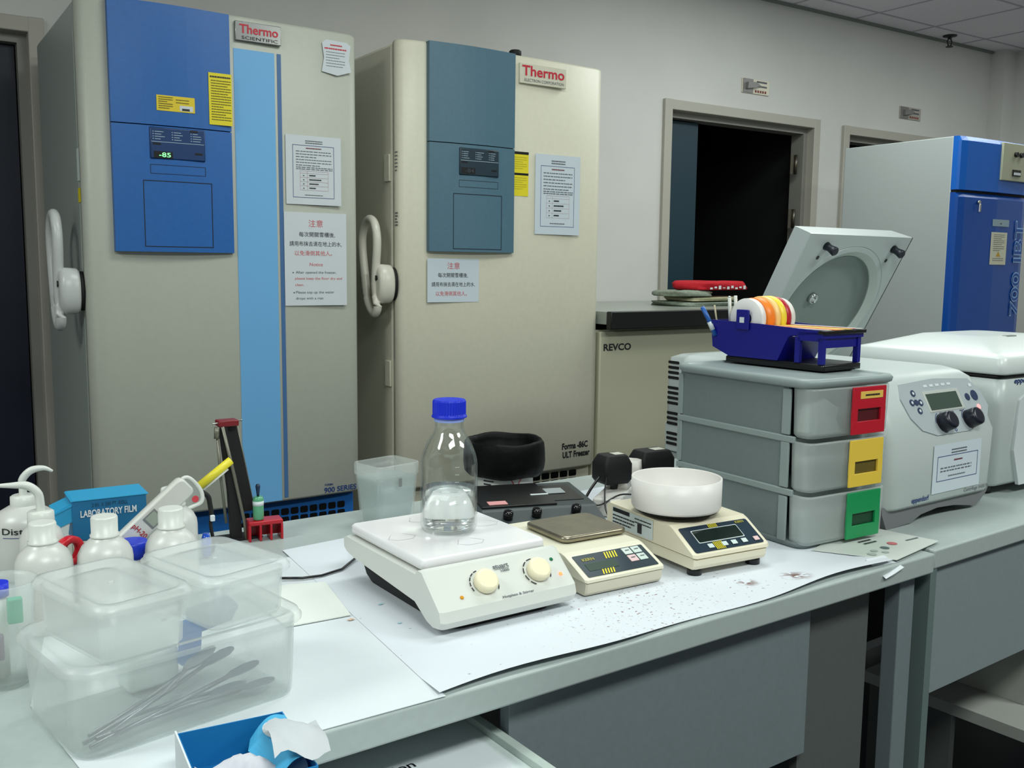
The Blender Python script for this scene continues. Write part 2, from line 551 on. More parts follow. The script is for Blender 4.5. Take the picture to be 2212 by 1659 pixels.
def fascia_details(o, x0, x1, disp, led, slot, door, mt, digits, lit):
    O = Vector((0, 0, 0))
    def at(u): return fy(u, x0, x1)
    # display bezel
    u0, u1, v0, v1 = disp
    yy = min(at(u0), at(u1)) - 0.0045
    b = B(); b.box(u0, u1, yy, yy + .01, v0, v1, 0.004)
    d = b.build('display_bezel', mat('bezel_' + mt.name, tuple(int(255 * k) for k in ((0.07, .22, .42) if mt is m_blue else (.10, .19, .24))), 0.35), o)
    b = B(); OO = (0, yy, 0)
    lt = mat('display_print', (170, 190, 205), 0.5)
    b.use(lt)
    for c in range(3):
        for r in range(4):
            uu = u0 + (u1 - u0) * (.05 + .34 * c); vv = v1 - (v1 - v0) * (.16 + .075 * r)
            b.prect(OO, X, Z, uu, uu + .003, vv, vv + .002, .0006)
            b.prect(OO, X, Z, uu + .006, uu + random.uniform(.02, .034), vv, vv + .0016, .0006)
    b.prect(OO, X, Z, u0 + .004, u1 - .004, v0 + (v1 - v0) * .53, v0 + (v1 - v0) * .545, .0006)
    b.use(m_black)
    for (a, c) in ((.05, .44), (.72, .9), (.8, .2)):
        b.prect(OO, X, Z, u0 + (u1 - u0) * a, u0 + (u1 - u0) * (a + .14), v0 + (v1 - v0) * c, v0 + (v1 - v0) * (c + .06), .0006)
    b.build('display_print', None, d)
    l0, l1, k0, k1 = led
    b = B(); b.use(m_black).box(l0, l1, yy - .0012, yy, k0, k1)
    s = b.build('led_window', None, d)
    b = B().use(m_led if lit else mat('dim_led', (60, 70, 80), 0.5))
    b.text(digits, ((l0 + l1) / 2 + .004, yy - .0014, (k0 + k1) / 2), X, Z, (l1 - l0) * .62, (k1 - k0) * .66, 0.0)
    b.build('led_digits', None, s)
    # rounded slot outline and square hatch outline (fine dark joints)
    b = B().use(mat('joint_dark', (10, 18, 34), 0.6))
    for (a, c, e, f), th in ((slot, .0012), (door, .0022)):
        n = 6
        for k in range(n):
            g0 = a + (c - a) * k / n; g1 = a + (c - a) * (k + 1) / n
            y0, y1 = at(g0) - .0008, at(g1) - .0008
            for zz in (e, f - th):
                b.poly([(g0, y0, zz), (g1, y1, zz), (g1, y1, zz + th), (g0, y0, zz + th)])
        for g in (a, c - th):
            yq = at(g) - .0008
            b.poly([(g, yq, e), (g + th, yq, e), (g + th, yq, f), (g, yq, f)])
    b.build('hatch_outline', None, o)

# freezer 1
F1 = thing('upright_freezer', 'grey upright freezer with bright blue control fascia and pale blue stripe, at left', 'freezer', (0.508, 2.93, 0))
d1 = freezer_body(F1, 0.829, 0.73, 1.93, 0.447, m_f1, m_f1s)
f1p = panel_box(F1, 0.075, 0.412, 1.234, 1.926, 1.590, m_blue)
fascia_details(f1p, 0.075, 0.412, (0.174, 0.330, 1.496, 1.586), (0.184, 0.236, 1.499, 1.518), (0.174, 0.330, 1.455, 1.481), (0.153, 0.348, 1.248, 1.436), m_blue, '-85', True)
def dy(x, w=0.829):
    P = [(0.0, 0.03), (0.006, 0.014), (0.02, 0.004), (0.06, -0.004), (w * .3, -0.012), (w * .55, -0.014), (w * .8, -0.008), (w - .03, 0.0), (w - .008, 0.006), (w, 0.016)]
    for (a, c), (e, f) in zip(P[:-1], P[1:]):
        if a <= x <= e: return c + (f - c) * (x - a) / (e - a)
    return 0
def door_slab(b, u0, u1, v0, v1, w=0.829, th=.0012):
    n = max(1, int((u1 - u0) / .05))
    for k in range(n):
        a = u0 + (u1 - u0) * k / n; c = u0 + (u1 - u0) * (k + 1) / n
        b.poly([(a, dy(a, w) - th, v0), (c, dy(c, w) - th, v0), (c, dy(c, w) - th, v1), (a, dy(a, w) - th, v1)])
b = B(); door_slab(b, 0.426, 0.552, 0.452, 1.836)
b.build('colour_stripe', m_lblue, d1, label='pale blue vertical stripe')
b = B(); door_slab(b, 0.560, 0.573, 0.459, 1.836)
b.build('thin_stripe', m_stripe, d1, label='thin slate blue vertical stripe')
b = B(); b.box(0.430, 0.571, -0.024, -0.012, 1.858, 1.914, 0.002)
bd = b.build('maker_badge', mat('badge_metal', (150, 150, 148), 0.25, metal=0.7), d1)
b = B().use(m_red); b.text('Thermo', (0.502, -0.0245, 1.893), X, Z, .118, .026, 0.018)
b.use(m_ink); b.text('SCIENTIFIC', (0.504, -0.0245, 1.868), X, Z, .11, .009)
b.build('lettering', None, bd)
b = B().use(m_inkb); US = Vector((1, .058, 0)); b.text('FORMA', (0.700, -.0066, .483), US, Z, .03, .007, 0.02, 'l', eps=.001); b.text('900 SERIES', (0.697, -.0066, .465), US, Z, .118, .018, 0.018, 'l', eps=.001)
b.build('lettering', None, d1)
# blue base with louvre grille
b = B(); b.use(m_blue).box(0.01, 0.82, 0.035, 0.7, 0.0, 0.44, 0.004)
g1 = b.build('base_plinth', None, F1)
def grille(t, x0, x1, z0, z1, nx, nz, y):
    b = B()
    for i in range(nx):
        for j in range(nz):
            a = x0 + (x1 - x0) * i / nx; c = z0 + (z1 - z0) * j / nz
            b.prect((0, y, 0), X, Z, a + .003, a + (x1 - x0) / nx - .003, c + .003, c + (z1 - z0) / nz - .003, .001, r=.006)
    return b.build('vent_grille', m_black, t)
grille(F1, 0.43, 0.79, 0.02, 0.415, 11, 14, 0.035)
handle(F1, mat('handle_grey', (200, 202, 200), 0.3), 0.06, 1.12)
b = B().use(m_paperg); b.prect((-.0005, 0.045, 0), -Y, Z, -.03, .01, 1.43, 1.52); b.use(m_yellow).prect((-.0005, 0.045, 0), -Y, Z, -.03, .01, 1.37, 1.41)
b.build('side_label', None, F1)
# F1 stickers and notices (lifted off = things of their own)
def sheet(name, label, cat, root, w, h, m, prints, th=0.0006, group=None, deg=0):
    t = thing(name, label, cat, root, deg, group)
    B().box(0, w, -th, 0, 0, h).build('sheet', m, t)
    b = B()
    prints(b, (0, -th, 0), w, h)
    b.build('print', None, t)
    return t
def notice_print(full):
    def f(b, O, w, h):
        def T(s, u, v, ww, hh, m, al='c', bold=0.0):
            b.use(m).text(s, (w * u, O[1], h * v), X, Z, w * ww, h * hh, bold, al)
        if full:
            T('注意', .5, .885, .23, .075, m_pink)
            T('每次開關雪櫃後,', .52, .765, .58, .055, m_ink, bold=0)
            T('請用布抹去滴在地上的水,', .5, .665, .84, .055, m_ink, bold=0)
            T('以免滑倒其他人。', .46, .565, .6, .055, m_pink)
            T('Notice', .5, .445, .21, .036, m_pink)
            T('•', .13, .355, .02, .014, m_ink, bold=.02)
            T('After opened the freezer,', .17, .355, .66, .036, m_inkg, 'l')
            T('please keep the floor dry and', .16, .29, .76, .036, m_pink, 'l')
            T('clean.', .16, .225, .14, .028, m_pink, 'l')
            T('•', .14, .14, .02, .014, m_ink, bold=.02)
            T('Please sop up the water', .17, .14, .62, .036, m_inkg, 'l')
            T('drops with a mat', .17, .075, .44, .034, m_inkg, 'l')
        else:
            T('注意', .5, .84, .24, .15, m_pink)
            T('每次開關雪櫃後,', .49, .62, .58, .11, m_ink, bold=0)
            T('請用布抹去滴在地上的水,', .5, .41, .84, .11, m_ink, bold=0)
            T('以免滑倒其他人。', .46, .2, .6, .11, m_pink)
    return f
def log_print(b, O, w, h):
    b.use(m_inkb).frame(O, X, Z, w * .12, w * .87, h * .10, h * .86, .0014, .0006)
    b.use(m_inkg)
    b.dashes(O, X, Z, w * .35, w * .66, h * .93, h * .03, 2, h * .014)
    b.use(mat('dark_red_ink', (120, 50, 60), .6)).dashes(O, X, Z, w * .36, w * .64, h * .825, h * .03, 1, h * .015)
    b.use(m_inkg).dashes(O, X, Z, w * .18, w * .82, h * .775, h * .04, 6, h * .011, fill=.8)
    b.dashes(O, X, Z, w * .18, w * .84, h * .545, h * .025, 2, h * .011, fill=.8)
    b.use(mat('pale_red_ink', (185, 140, 140), .6))
    x0, x1, z0, z1 = w * .25, w * .76, h * .21, h * .49
    b.frame(O, X, Z, x0, x1, z0, z1, .0007, .0006)
    for k in (1, 2, 3, 4): b.prect(O, X, Z, x0, x1, z0 + (z1 - z0) * k / 4.6, z0 + (z1 - z0) * k / 4.6 + .0007, .0006)
    b.prect(O, X, Z, x0 + (x1 - x0) * .25, x0 + (x1 - x0) * .25 + .0007, z0, z1, .0006)
    b.use(m_ink)
    for k in range(4):
        zz = z0 + (z1 - z0) * (k + .35) / 4.6
        b.prect(O, X, Z, x0 + (x1 - x0) * .1, x0 + (x1 - x0) * .15, zz, zz + h * .012)
        b.dashes(O, X, Z, x0 + (x1 - x0) * .32, x0 + (x1 - x0) * (.55 + .1 * (k % 3)), zz + h * .02, .01, 1, h * .018)
    b.use(m_inkg).dashes(O, X, Z, w * .33, w * .66, h * .145, .01, 1, h * .011)
fx, fyy = 0.508, 2.93
sheet('notice_sheet', 'white Chinese and English floor-drying notice, lower sheet on the grey freezer door', 'notice', (fx + .573, fyy - .0135, 1.073), .208, .292, m_paper, notice_print(True))
sheet('user_log_sheet', 'white user list sheet with blue ruled border on the grey freezer door', 'notice', (fx + .582, fyy - .0135, 1.389), .183, .212, m_paper, log_print)
def shield_p(b, O, w, h):
    b.use(m_red).dashes(O, X, Z, w * .3, w * .7, h * .93, h * .05, 1, h * .04); b.dashes(O, X, Z, w * .1, w * .85, h * .82, h * .1, 1, h * .04)
    b.use(m_inkg).dashes(O, X, Z, w * .15, w * .8, h * .7, h * .085, 6, h * .016)
t = thing('shield_sticker', 'white shield-shaped sticker with red heading at the upper right of the grey freezer', 'sticker', (fx + .706, fyy - .0085, 1.795))
B().prism([(0, .008), (.05, 0), (.054, 0), (.1, .015), (.092, .05), (.098, .095), (.085, .104), (.015, .106), (.002, .095), (.008, .05)], lambda u, v, q: (u, q, v), -.0008, 0).build('sheet', m_paper, t)
b = B(); shield_p(b, (0, -.0008, 0), .098, .1); b.build('print', None, t)
def yl(b, O, w, h):
    b.use(m_ink).dashes(O, X, Z, w * .06, w * .94, h * .94, h * .04, 1, h * .03)
    b.use(mat('olive_ink', (90, 84, 10), .6)).dashes(O, X, Z, w * .1, w * .95, h * .86, h * .05, 8, h * .016); b.dashes(O, X, Z, w * .1, w * .95, h * .46, h * .05, 8, h * .016)
sheet('caution_label', 'tall yellow caution label on the right edge of the blue fascia', 'label', (fx + .345, fyy - .0335, 1.606), .068, .148, m_yellow, yl)
def yw(b, O, w, h):
    b.use(mat('olive_ink', (90, 84, 10), .6)).dashes(O, X, Z, w * .05, w * .42, h * .9, h * .14, 6, h * .05); b.dashes(O, X, Z, w * .5, w * .85, h * .8, h * .18, 2, h * .05)
    b.use(m_paper).prect(O, X, Z, w * .6, w * .95, h * .08, h * .42); b.use(m_ink).prect(O, X, Z, w * .66, w * .86, h * .1, h * .24, .0007)
sheet('property_label', 'wide yellow property label with barcode on the blue fascia', 'label', (fx + .196, fyy - .0365, 1.632), .107, .043, mat('yellow_deep', (228, 200, 40), .5), yw)

# freezer 2
F2 = thing('upright_freezer', 'cream upright freezer with slate grey control fascia, next to the grey one', 'freezer', (1.487, 2.93, 0))
d2 = freezer_body(F2, 0.858, 0.73, 1.943, 0.430, m_f2, m_f2, 0.045)
f2p = panel_box(F2, 0.100, 0.443, 1.252, 1.943, 1.617, m_slate)
fascia_details(f2p, 0.100, 0.443, (0.210, 0.370, 1.512, 1.605), (0.218, 0.272, 1.518, 1.538), (0.210, 0.370, 1.472, 1.496), (0.188, 0.387, 1.261, 1.450), m_slate, '-84', False)
b = B(); b.box(0.464, 0.668, -0.0225, -0.012, 1.848, 1.918, 0.002)
bd = b.build('maker_badge', m_f2, d2)
b = B().use(m_red); b.text('Thermo', (0.566, -0.023, 1.893), X, Z, .185, .036, 0.02)
b.use(m_inkg); b.text('ELECTRON CORPORATION', (0.57, -0.023, 1.861), X, Z, .172, .010)
b.build('lettering', None, bd)
b = B().use(m_ink); b.text('Forma -86C', (0.687, -.0086, .520), US, Z, .130, .026, 0.035, 'l', eps=.001); b.text('ULT Freezer', (0.690, -.0086, .486), US, Z, .138, .025, 0.035, 'l', eps=.001)
b.build('lettering', None, d2)
b = B(); b.use(m_f2).box(0.01, 0.85, 0.03, 0.7, 0.0, 0.423, 0.004); b.build('base_plinth', None, F2)
grille(F2, 0.40, 0.79, 0.02, 0.418, 9, 13, 0.03)
handle(F2, mat('handle_cream', (218, 214, 200), 0.3), 0.04, 1.14)
b = B(); b.lathe([(0.022, 0), (0.022, 0.022), (0.017, 0.026)], (0.478, 0.03, 1.943), 20); b.build('top_port_cap', m_blackm, F2)
for zz in (1.53, 0.83):
    B().box(-0.008, 0.0, 0.06, 0.10, zz - .045, zz + .045, .002).build('latch_plate', m_f2, F2)
b = B().use(m_inkg); b.dashes((-.0004, .03, 0), -Y, Z, -.0, .02, 1.58, .012, 6, .004); b.dashes((-.0004, .03, 0), -Y, Z, -.0, .02, 1.38, .01, 5, .005); b.build('side_label', None, F2)
gx = 1.487
def ylab(b, O, w, h):
    b.use(m_black).prect(O, X, Z, 0, w, h * .94, h); b.prect(O, X, Z, 0, w, h * .47, h * .52)
    b.use(mat('olive_pale', (190, 180, 30), .6)).dashes(O, X, Z, w * .08, w * .9, h * .88, h * .05, 6, h * .014); b.dashes(O, X, Z, w * .08, w * .9, h * .42, h * .05, 6, h * .014)
sheet('caution_label', 'yellow caution label with two black bands beside the slate fascia', 'label', (gx + .445, fyy - .0142, 1.455), .066, .156, m_yellow, ylab)
sheet('user_log_sheet', 'pale blue-white user list sheet on the cream freezer door', 'notice', (gx + .541, fyy - .0145, 1.322), .204, .288, mat('paper_blue', (204, 214, 222), .7), log_print)
sheet('notice_sheet', 'small Chinese floor-drying notice below the slate fascia on the cream freezer', 'notice', (gx + .099, fyy - .013, 1.078), .206, .150, mat('paper_blue', (204, 214, 222), .7), notice_print(False))

# ------------------------------------------------------------ under-counter freezer, worktop, cloths
t = thing('undercounter_freezer', 'cream under-counter freezer beside the cream upright freezer', 'freezer', (2.352, 2.93, 0))
B().box(0, 1.13, 0.03, 0.8, 0.02, 0.96, 0.006).build('cabinet', m_f2, t)
b = B(); b.box(0.004, 1.126, 0, 0.029, 0.12, 0.955, 0.006); dd = b.build('door', mat('revco_cream', (186, 184, 160), 0.45), t)
b = B().use(m_ink); b.text('REVCO', (0.022, -0.0004, .893), X, Z, .140, .028, 0.03, 'l'); b.build('lettering', None, dd)
B().box(0.03, 1.2, 0.04, 0.5, 0, 0.02).build('base_plinth', m_blackm, t)
t = thing('side_worktop', 'grey worktop with thick black front edge over the cream under-counter freezer', 'worktop', (2.352, 2.86, 0))
B().box(0.0, 1.15, 0.03, 0.935, 0.985, 1.035, .002).build('worktop_slab', mat('worktop_grey', (150, 156, 148), 0.25), t)
b = B(); b.box(0, 1.15, 0, 0.03, 0.967, 1.036, .004); b.build('front_edge', m_black, t)
def cloth(x, y, z, w, d, h, m, label, deg=0, name='folded_cloth', stripes=None, seed=1):
    rnd = random.Random(seed)
    b = B()
    nu, nv = 16, 8
    rings = []
    for j, (zz, s) in enumerate(((0, .97), (h * .25, 1.0), (h * .5, .985), (h * .75, 1.0), (h, .95), (h * 1.03, .8), (h * 1.05, .4))):
        r = []
        for i in range(28):
            a = 2 * PI * i / 28
            px = math.copysign(abs(math.cos(a)) ** .45, math.cos(a)) * w / 2 * s
            py = math.copysign(abs(math.sin(a)) ** .45, math.sin(a)) * d / 2 * s
            wob = 1 + .05 * math.sin(a * 3 + j * .9 + seed) + .02 * math.sin(a * 7 + seed * 2)
            r.append((px * wob, py * wob, zz * (1 + .12 * math.sin(a * 2 + seed) * (j > 1)) ))
        rings.append(r)
    b.loft(rings)
    o = b.build(name, m, None, (x, y, z), math.radians(deg))
    tag(o, label, 'cloth', 'cloths folded on the side worktop')
    return o
wz = 1.036
cloth(3.18, 3.28, wz, .36, .26, .018, mat('cloth_grey', (128, 138, 124), .9, noise=.25, nscale=90, bump=.5), 'grey green folded cloth at the bottom of the pile on the side worktop', 0, seed=2)
cloth(3.22, 3.27, wz + .0215, .33, .22, .018, mat('cloth_beige', (186, 182, 150), .9, noise=.15, nscale=60, bump=.5), 'beige folded cloth in the middle of the pile on the side worktop', 4, seed=3)
cloth(3.10, 3.26, wz + .043, .24, .2, .024, mat('cloth_sage', (134, 142, 128), .9, noise=.2, nscale=80, bump=.5), 'sage grey folded cloth under the red one on the side worktop', -5, seed=5)
rc = cloth(3.27, 3.26, wz + .072, .34, .22, .036, mat('cloth_red', (190, 14, 34), .85, noise=.1, nscale=50, bump=.5), 'red folded cloth with white lettering on top of the pile', 6, seed=4)
b = B().use(m_paper)
for k in range(9):
    b.prect((0, -.114, 0), X, Z, -.14 + .03 * k, -.122 + .03 * k, .004 + .004 * (k % 2), .012 + .004 * (k % 3), .002)
b.build('lettering', None, rc)

# ------------------------------------------------------------ incubator (right)
t = thing('incubator', 'tall white-sided incubator with bright blue front and outlined lettering, at far right', 'incubator', (4.145, 2.60, 0))
B().box(0, 0.585, 0.03, 0.62, 0.02, 1.815, 0.004).build('cabinet', mat('incubator_white', (172, 178, 178), .45), t)
m_ib = mat('incubator_blue', (8, 98, 196), 0.35)
m_ibd = mat('incubator_blue_dark', (4, 74, 162), 0.3)
def inc_prof(b, z0, z1, y1):
    P = [(0.0, 0.03), (0.0, 0.004), (0.01, -.004), (0.05, -.012), (0.30, -.022), (0.54, -.012), (0.575, -.004), (0.585, 0.004), (0.585, 0.03)]
    b.loft([[(x, y, z0) for x, y in P], [(x, y, z1 - .02) for x, y in P], [(x, y * (1 if y > 0 else .6) + (0 if y > 0.02 else .008), z1) for x, y in P]], smooth=False)
b = B(); inc_prof(b, 1.575, 1.815, 0); top = b.build('control_head', m_ib, t)
b = B(); inc_prof(b, 0.10, 1.563, 0); dr = b.build('door', m_ibd, t)
B().box(0.005, .58, 0.004, .03, 1.562, 1.576).build('door_gasket', m_blackm, t)
b = B(); b.box(0.306, 0.575, -0.032, -0.015, 1.632, 1.806, .003); cp = b.build('control_panel', mat('panel_putty', (176, 178, 152), .45), top)
b = B().use(m_black)
for u in (.41, .455): b.lathe([(.012, .0), (.012, .012)], (u, -.032, 1.755), 16, ax='y'); 
b.box(.392, .46, -.036, -.030, 1.655, 1.685)
b.use(m_paper).box(.40, .452, -.040, -.0362, 1.66, 1.672)
b.build('control_switch', None, cp)
b = B(); b.lathe([(.009, 0), (.009, .01)], (0.148, -.018, 1.522), 14, ax='y'); b.box(.138, .152, -.034, -.03, 1.478, 1.515, .003); b.build('lock_key', m_steel, dr)
b = B().use(mat('outline_blue', (150, 190, 235), .5))
def outline_text(b, s, O, U, V, w, h):
    b.use(mat('outline_blue', (160, 196, 235), .5)).text(s, O, U, V, w, h, 0.035, eps=.0010)
    b.use(m_ibd).text(s, O, U, V, w * .975, h * .93, -0.005, eps=.0016)
outline_text(b, '700 IBT', (0.512, -.0185, 1.22), Z, -X, .46, .072)
b.build('lettering', None, dr)
sheet('small_label', 'small blank pale label above the certificate on the incubator door', 'label', (4.145 + .272, 2.60 - .0225, 1.418), .14, .032, mat('label_pale', (150, 170, 180), .5), lambda b, O, w, h: b.use(m_inkg).prect(O, X, Z, w * .45, w * .55, h * .3, h * .5))
def cert(b, O, w, h):
    b.use(m_inkg).dashes(O, X, Z, w * .15, w * .85, h * .93, h * .06, 9, h * .015)
    b.use(mat('gold_ink', (200, 160, 60), .5)).patch(O, X, Z, [(w * .35, h * .25), (w * .65, h * .25), (w * .5, h * .42)]); b.use(m_inkg).dashes(O, X, Z, w * .15, w * .85, h * .2, h * .06, 2, h * .015)
sheet('test_label', 'cream test certificate label with a yellow triangle on the incubator door', 'label', (4.145 + .268, 2.60 - .0225, 1.238), .135, .152, mat('label_cream', (214, 212, 190), .6), cert)

# ------------------------------------------------------------ benches
BT = 0.715
BX, BY0, BA = 0.35, 0.903, 2.1
t = thing('lab_bench', 'long grey laboratory bench carrying the stirrer and the balances', 'bench', (BX, BY0, 0), BA)
b = B(); b.box(-1.05, 1.166, 0, .82, BT - .036, BT - .0002, .004, 3)
b.build('bench_top', m_bench, t)
B().box(0.279, 0.868, 0.03, 0.05, 0.425, BT - .036, .001).build('apron_panel', m_panel, t)
B().box(0.870, 1.046, 0.045, 0.06, 0.0, BT - .036).build('end_panel', m_panel2, t)
B().box(1.098, 1.142, 0.02, 0.05, 0.0, BT - .036, .002).build('leg', m_panel, t)
B().box(-0.95, -.90, 0.02, 0.12, 0.0, BT - .036, .002).build('leg', m_panel, t)
B().box(-0.95, 1.14, 0.72, 0.76, 0.05, BT - .036, .002).build('rear_panel', m_panel2, t)
b = B(); b.box(-.5, .275, -.42, .4, .600, .618, .001); b.build('pull_out_shelf', m_paperg, t)
B().box(.262, .275, -.42, .4, .618, .628, .001).build('raised_rim', m_edge, t)
B().box(-.45, -.41, 0.05, .35, 0, .6).build('shelf_support', m_panel2, t)
B().box(.2, .24, 0.2, .35, 0, .6).build('shelf_support', m_panel2, t)
t = thing('paper_sheet', 'white sheet with a printed heading on the low pulled-out shelf', 'paper', (.30, .80, .6182), 2)
B().box(0, .30, -.20, .20, 0, .0012).build('sheet', m_paper, t)
b = B().use(m_ink); b.text('Instruction', (.105, .145, .0012), X, Y, .10, .014, .01, 'l'); b.build('print', None, t)
# bench 2
t = thing('lab_bench', 'second grey bench carrying the centrifuges, right of the joint', 'bench', (1.528, 0.957, 0), 2.9)
b = B(); b.box(0.003, 1.9, 0, .84, BT - .036, BT - .0002, .004, 3)
b.build('bench_top', m_bench, t)
B().box(0.02, 1.85, 0.012, 0.03, 0.438, BT - .036, .001).build('apron_panel', mat('bench_panel_light', (128, 138, 140), .6, noise=.03, nscale=100), t)
b = B(); b.box(-.002, .018, 0.002, .06, 0, BT - .036); b.build('leg', mat('leg_green', (100, 116, 114), .5), t)
b = B(); b.box(1.80, 1.85, 0.03, .1, 0, BT - .036); b.build('leg', m_panel, t)
B().box(0.4, 1.85, 0.78, 0.82, 0.05, BT - .036, .002).build('rear_panel', m_dark, t)
# bench 3 behind (carries the big centrifuges' rear half)
t = thing('lab_bench', 'low grey bench behind the centrifuges, carrying the rear of the open one', 'bench', (2.07, 1.905, 0), 2.9)
B().box(0, 1.2, 0.0, 0.33, .60, .634, .002).build('bench_top', m_bench, t)
for xx in (0.02, 1.12): B().box(xx, xx + .04, 0.02, .2, 0, .60).build('leg', m_panel2, t)
# low cupboard frame on the floor under bench 2
t = thing('floor_cabinet_frame', 'white dismantled cabinet base with screw holes on the floor under the right bench', 'cabinet', (1.95, 1.05, 0), 4)
b = B(); b.box(0.0, .95, -.15, .32, .225, .252, .001); b.build('shelf_board', mat('cabinet_pale', (164, 166, 160), .6), t)
B().box(0.12, .14, .0, .30, .252, .44, .001).build('upright_panel', mat('cabinet_pale', (164, 166, 160), .6), t)
B().box(0.0, .02, .1, .3, 0.0, .225).build('end_panel', m_panel2, t)
B().box(0.93, .95, .1, .3, 0.0, .225).build('end_panel', m_panel2, t)
b = B()
for p in ((.1, -.03), (.17, .02), (.12, -.1)): b.lathe([(.006, .252), (.006, .2528)], (p[0], p[1], 0), 10)
b.build('screw_hole', m_ink, t)
b = B(); b.lathe([(.03, 0), (.03, .02), (.024, .03)], (0.02, -.06, 0), 18); b.build('foot', m_black, t)

# papers on the bench
def flat_sheet(name, label, pts, z, m, cat='paper', th=.0008, name2='sheet'):
    b = B(); b.loft([[(x, y, z) for x, y in pts], [(x, y, z + th) for x, y in pts]], smooth=False)
    return tag(b.build(name, m), label, cat)
flat_sheet('bench_liner', 'white bench paper at left under the clear food boxes', [(.148, .905), (.518, .909), (.545, 1.19), (.572, 1.50), (.45, 1.53), (.205, 1.55), (.12, 1.13)], BT + .0004, m_paper)
# second liner with stained area, as a mesh with soft front curl
m_liner = mat('liner_paper', (228, 232, 236), 0.7)
def liner_mat():
    M = bpy.data.materials.new('stained_liner'); M.use_nodes = True
    nt = M.node_tree; p = nt.nodes['Principled BSDF']; p.inputs['Roughness'].default_value = .7
    tc = nt.nodes.new('ShaderNodeTexCoord')
    def noise(sc, det=2):
        n = nt.nodes.new('ShaderNodeTexNoise'); n.inputs['Scale'].default_value = sc; n.inputs['Detail'].default_value = det
        nt.links.new(tc.outputs['Object'], n.inputs['Vector']); return n
    def ramp(n, a, b_, inv=False):
        r = nt.nodes.new('ShaderNodeMapRange'); r.inputs[1].default_value = a; r.inputs[2].default_value = b_
        nt.links.new(n.outputs[0], r.inputs[0]); return r
    def dist(c, r0_, r1_):
        v = nt.nodes.new('ShaderNodeVectorMath'); v.operation = 'DISTANCE'; v.inputs[1].default_value = c
        nt.links.new(tc.outputs['Object'], v.inputs[0])
        r = nt.nodes.new('ShaderNodeMapRange'); r.inputs[1].default_value = r0_; r.inputs[2].default_value = r1_
        r.inputs[3].default_value = 1; r.inputs[4].default_value = 0
        nt.links.new(v.outputs['Value'], r.inputs[0]); return r
    def mul(a, b_):
        q = nt.nodes.new('ShaderNodeMath'); q.operation = 'MULTIPLY'; nt.links.new(a.outputs[0], q.inputs[0]); nt.links.new(b_.outputs[0], q.inputs[1]); return q
    base = (*lin((212, 217, 224)), 1)
    cur = None
    for col, fac in (((120, 70, 60), mul(ramp(noise(170, 3), .635, .675), dist((.89, 1.02, BT), .05, .17))),
                     ((130, 100, 96), mul(ramp(noise(120, 3), .655, .695), dist((1.08, 1.0, BT), .03, .13))),
                     ((120, 120, 122), mul(ramp(noise(120, 2), .73, .77), dist((.7, 1.05, BT), .1, .45))),
                     ((110, 66, 58), mul(ramp(noise(80, 5), .44, .52), dist((1.200, .984, BT), .004, .030))),
                     ((110, 66, 58), mul(ramp(noise(80, 5), .46, .54), dist((1.112, 1.005, BT), .003, .022)))):
        mx = nt.nodes.new('ShaderNodeMix'); mx.data_type = 'RGBA'
        nt.links.new(fac.outputs[0], mx.inputs[0])
        if cur is None: mx.inputs[6].default_value = base
        else: nt.links.new(cur, mx.inputs[6])
        mx.inputs[7].default_value = (*lin(col), 1)
        cur = mx.outputs[2]
    nt.links.new(cur, p.inputs['Base Color'])
    return M
b = B()
top, bot = [], []
N = 36
grid = []
for i in range(N + 1):
    s = i / N
    xf_ = .512 + (1.40 - .512) * s; yf_ = .912 + .045 * (xf_ - .512) + .004 * math.sin(s * 17)
    xb_ = .56 + (1.53 - .56) * s; yb_ = 1.545 + .12 * s
    row = []
    for j in range(13):
        tt = j / 12
        x_ = xf_ + (xb_ - xf_) * tt; y_ = yf_ + (yb_ - yf_) * tt
        lift = .0035 * max(0, 1 - tt * 14) * (1 + math.sin(s * 9)) + .0003
        row.append(b.v((x_, y_, BT + .0015 + lift)))
    grid.append(row)
for i in range(N):
    for j in range(12):
        b.face([grid[i][j], grid[i + 1][j], grid[i + 1][j + 1], grid[i][j + 1]], True)
tag(b.build('bench_liner', liner_mat()), 'large white bench paper with brown specks under the stirrer and balances', 'paper')
# spot marks on the liners
b = B()
def blot(x, y, r, m, seed):
    rn = random.Random(seed); b.use(m)
    b.patch((x, y, BT + .0026), X, Y, [(r * rn.uniform(.5, 1.1) * math.cos(a * PI / 6), r * .8 * rn.uniform(.4, 1.1) * math.sin(a * PI / 6)) for a in range(12)], .0003)
blot(.524, 1.182, .006, mat('stain_orange', (214, 186, 164), .7), 1)
blot(.585, 1.215, .005, mat('stain_teal', (170, 204, 214), .7), 2); blot(.575, 1.135, .004, mat('stain_teal', (170, 204, 214), .7), 3)
tag(b.build('stain_marks'), 'faint teal and orange stains on the paper left of the stirrer', 'stain')
t = flat_sheet('card', 'pale green card lying left of the stirrer on the bench paper', [(.440, 1.200), (.530, 1.196), (.555, 1.345), (.50, 1.365), (.43, 1.35)], BT + .0026, mat('card_pale', (224, 228, 222), .6), 'card', .0015)
b = B(); b.tube([(.50, 1.392, BT + .006), (.53, 1.378, BT + .005), (.56, 1.374, BT + .005), (.60, 1.387, BT + .005), (.64, 1.425, BT + .006), (.66, 1.46, BT + .012)], .002, 8)
CORD = b.build('power_cord', m_black)
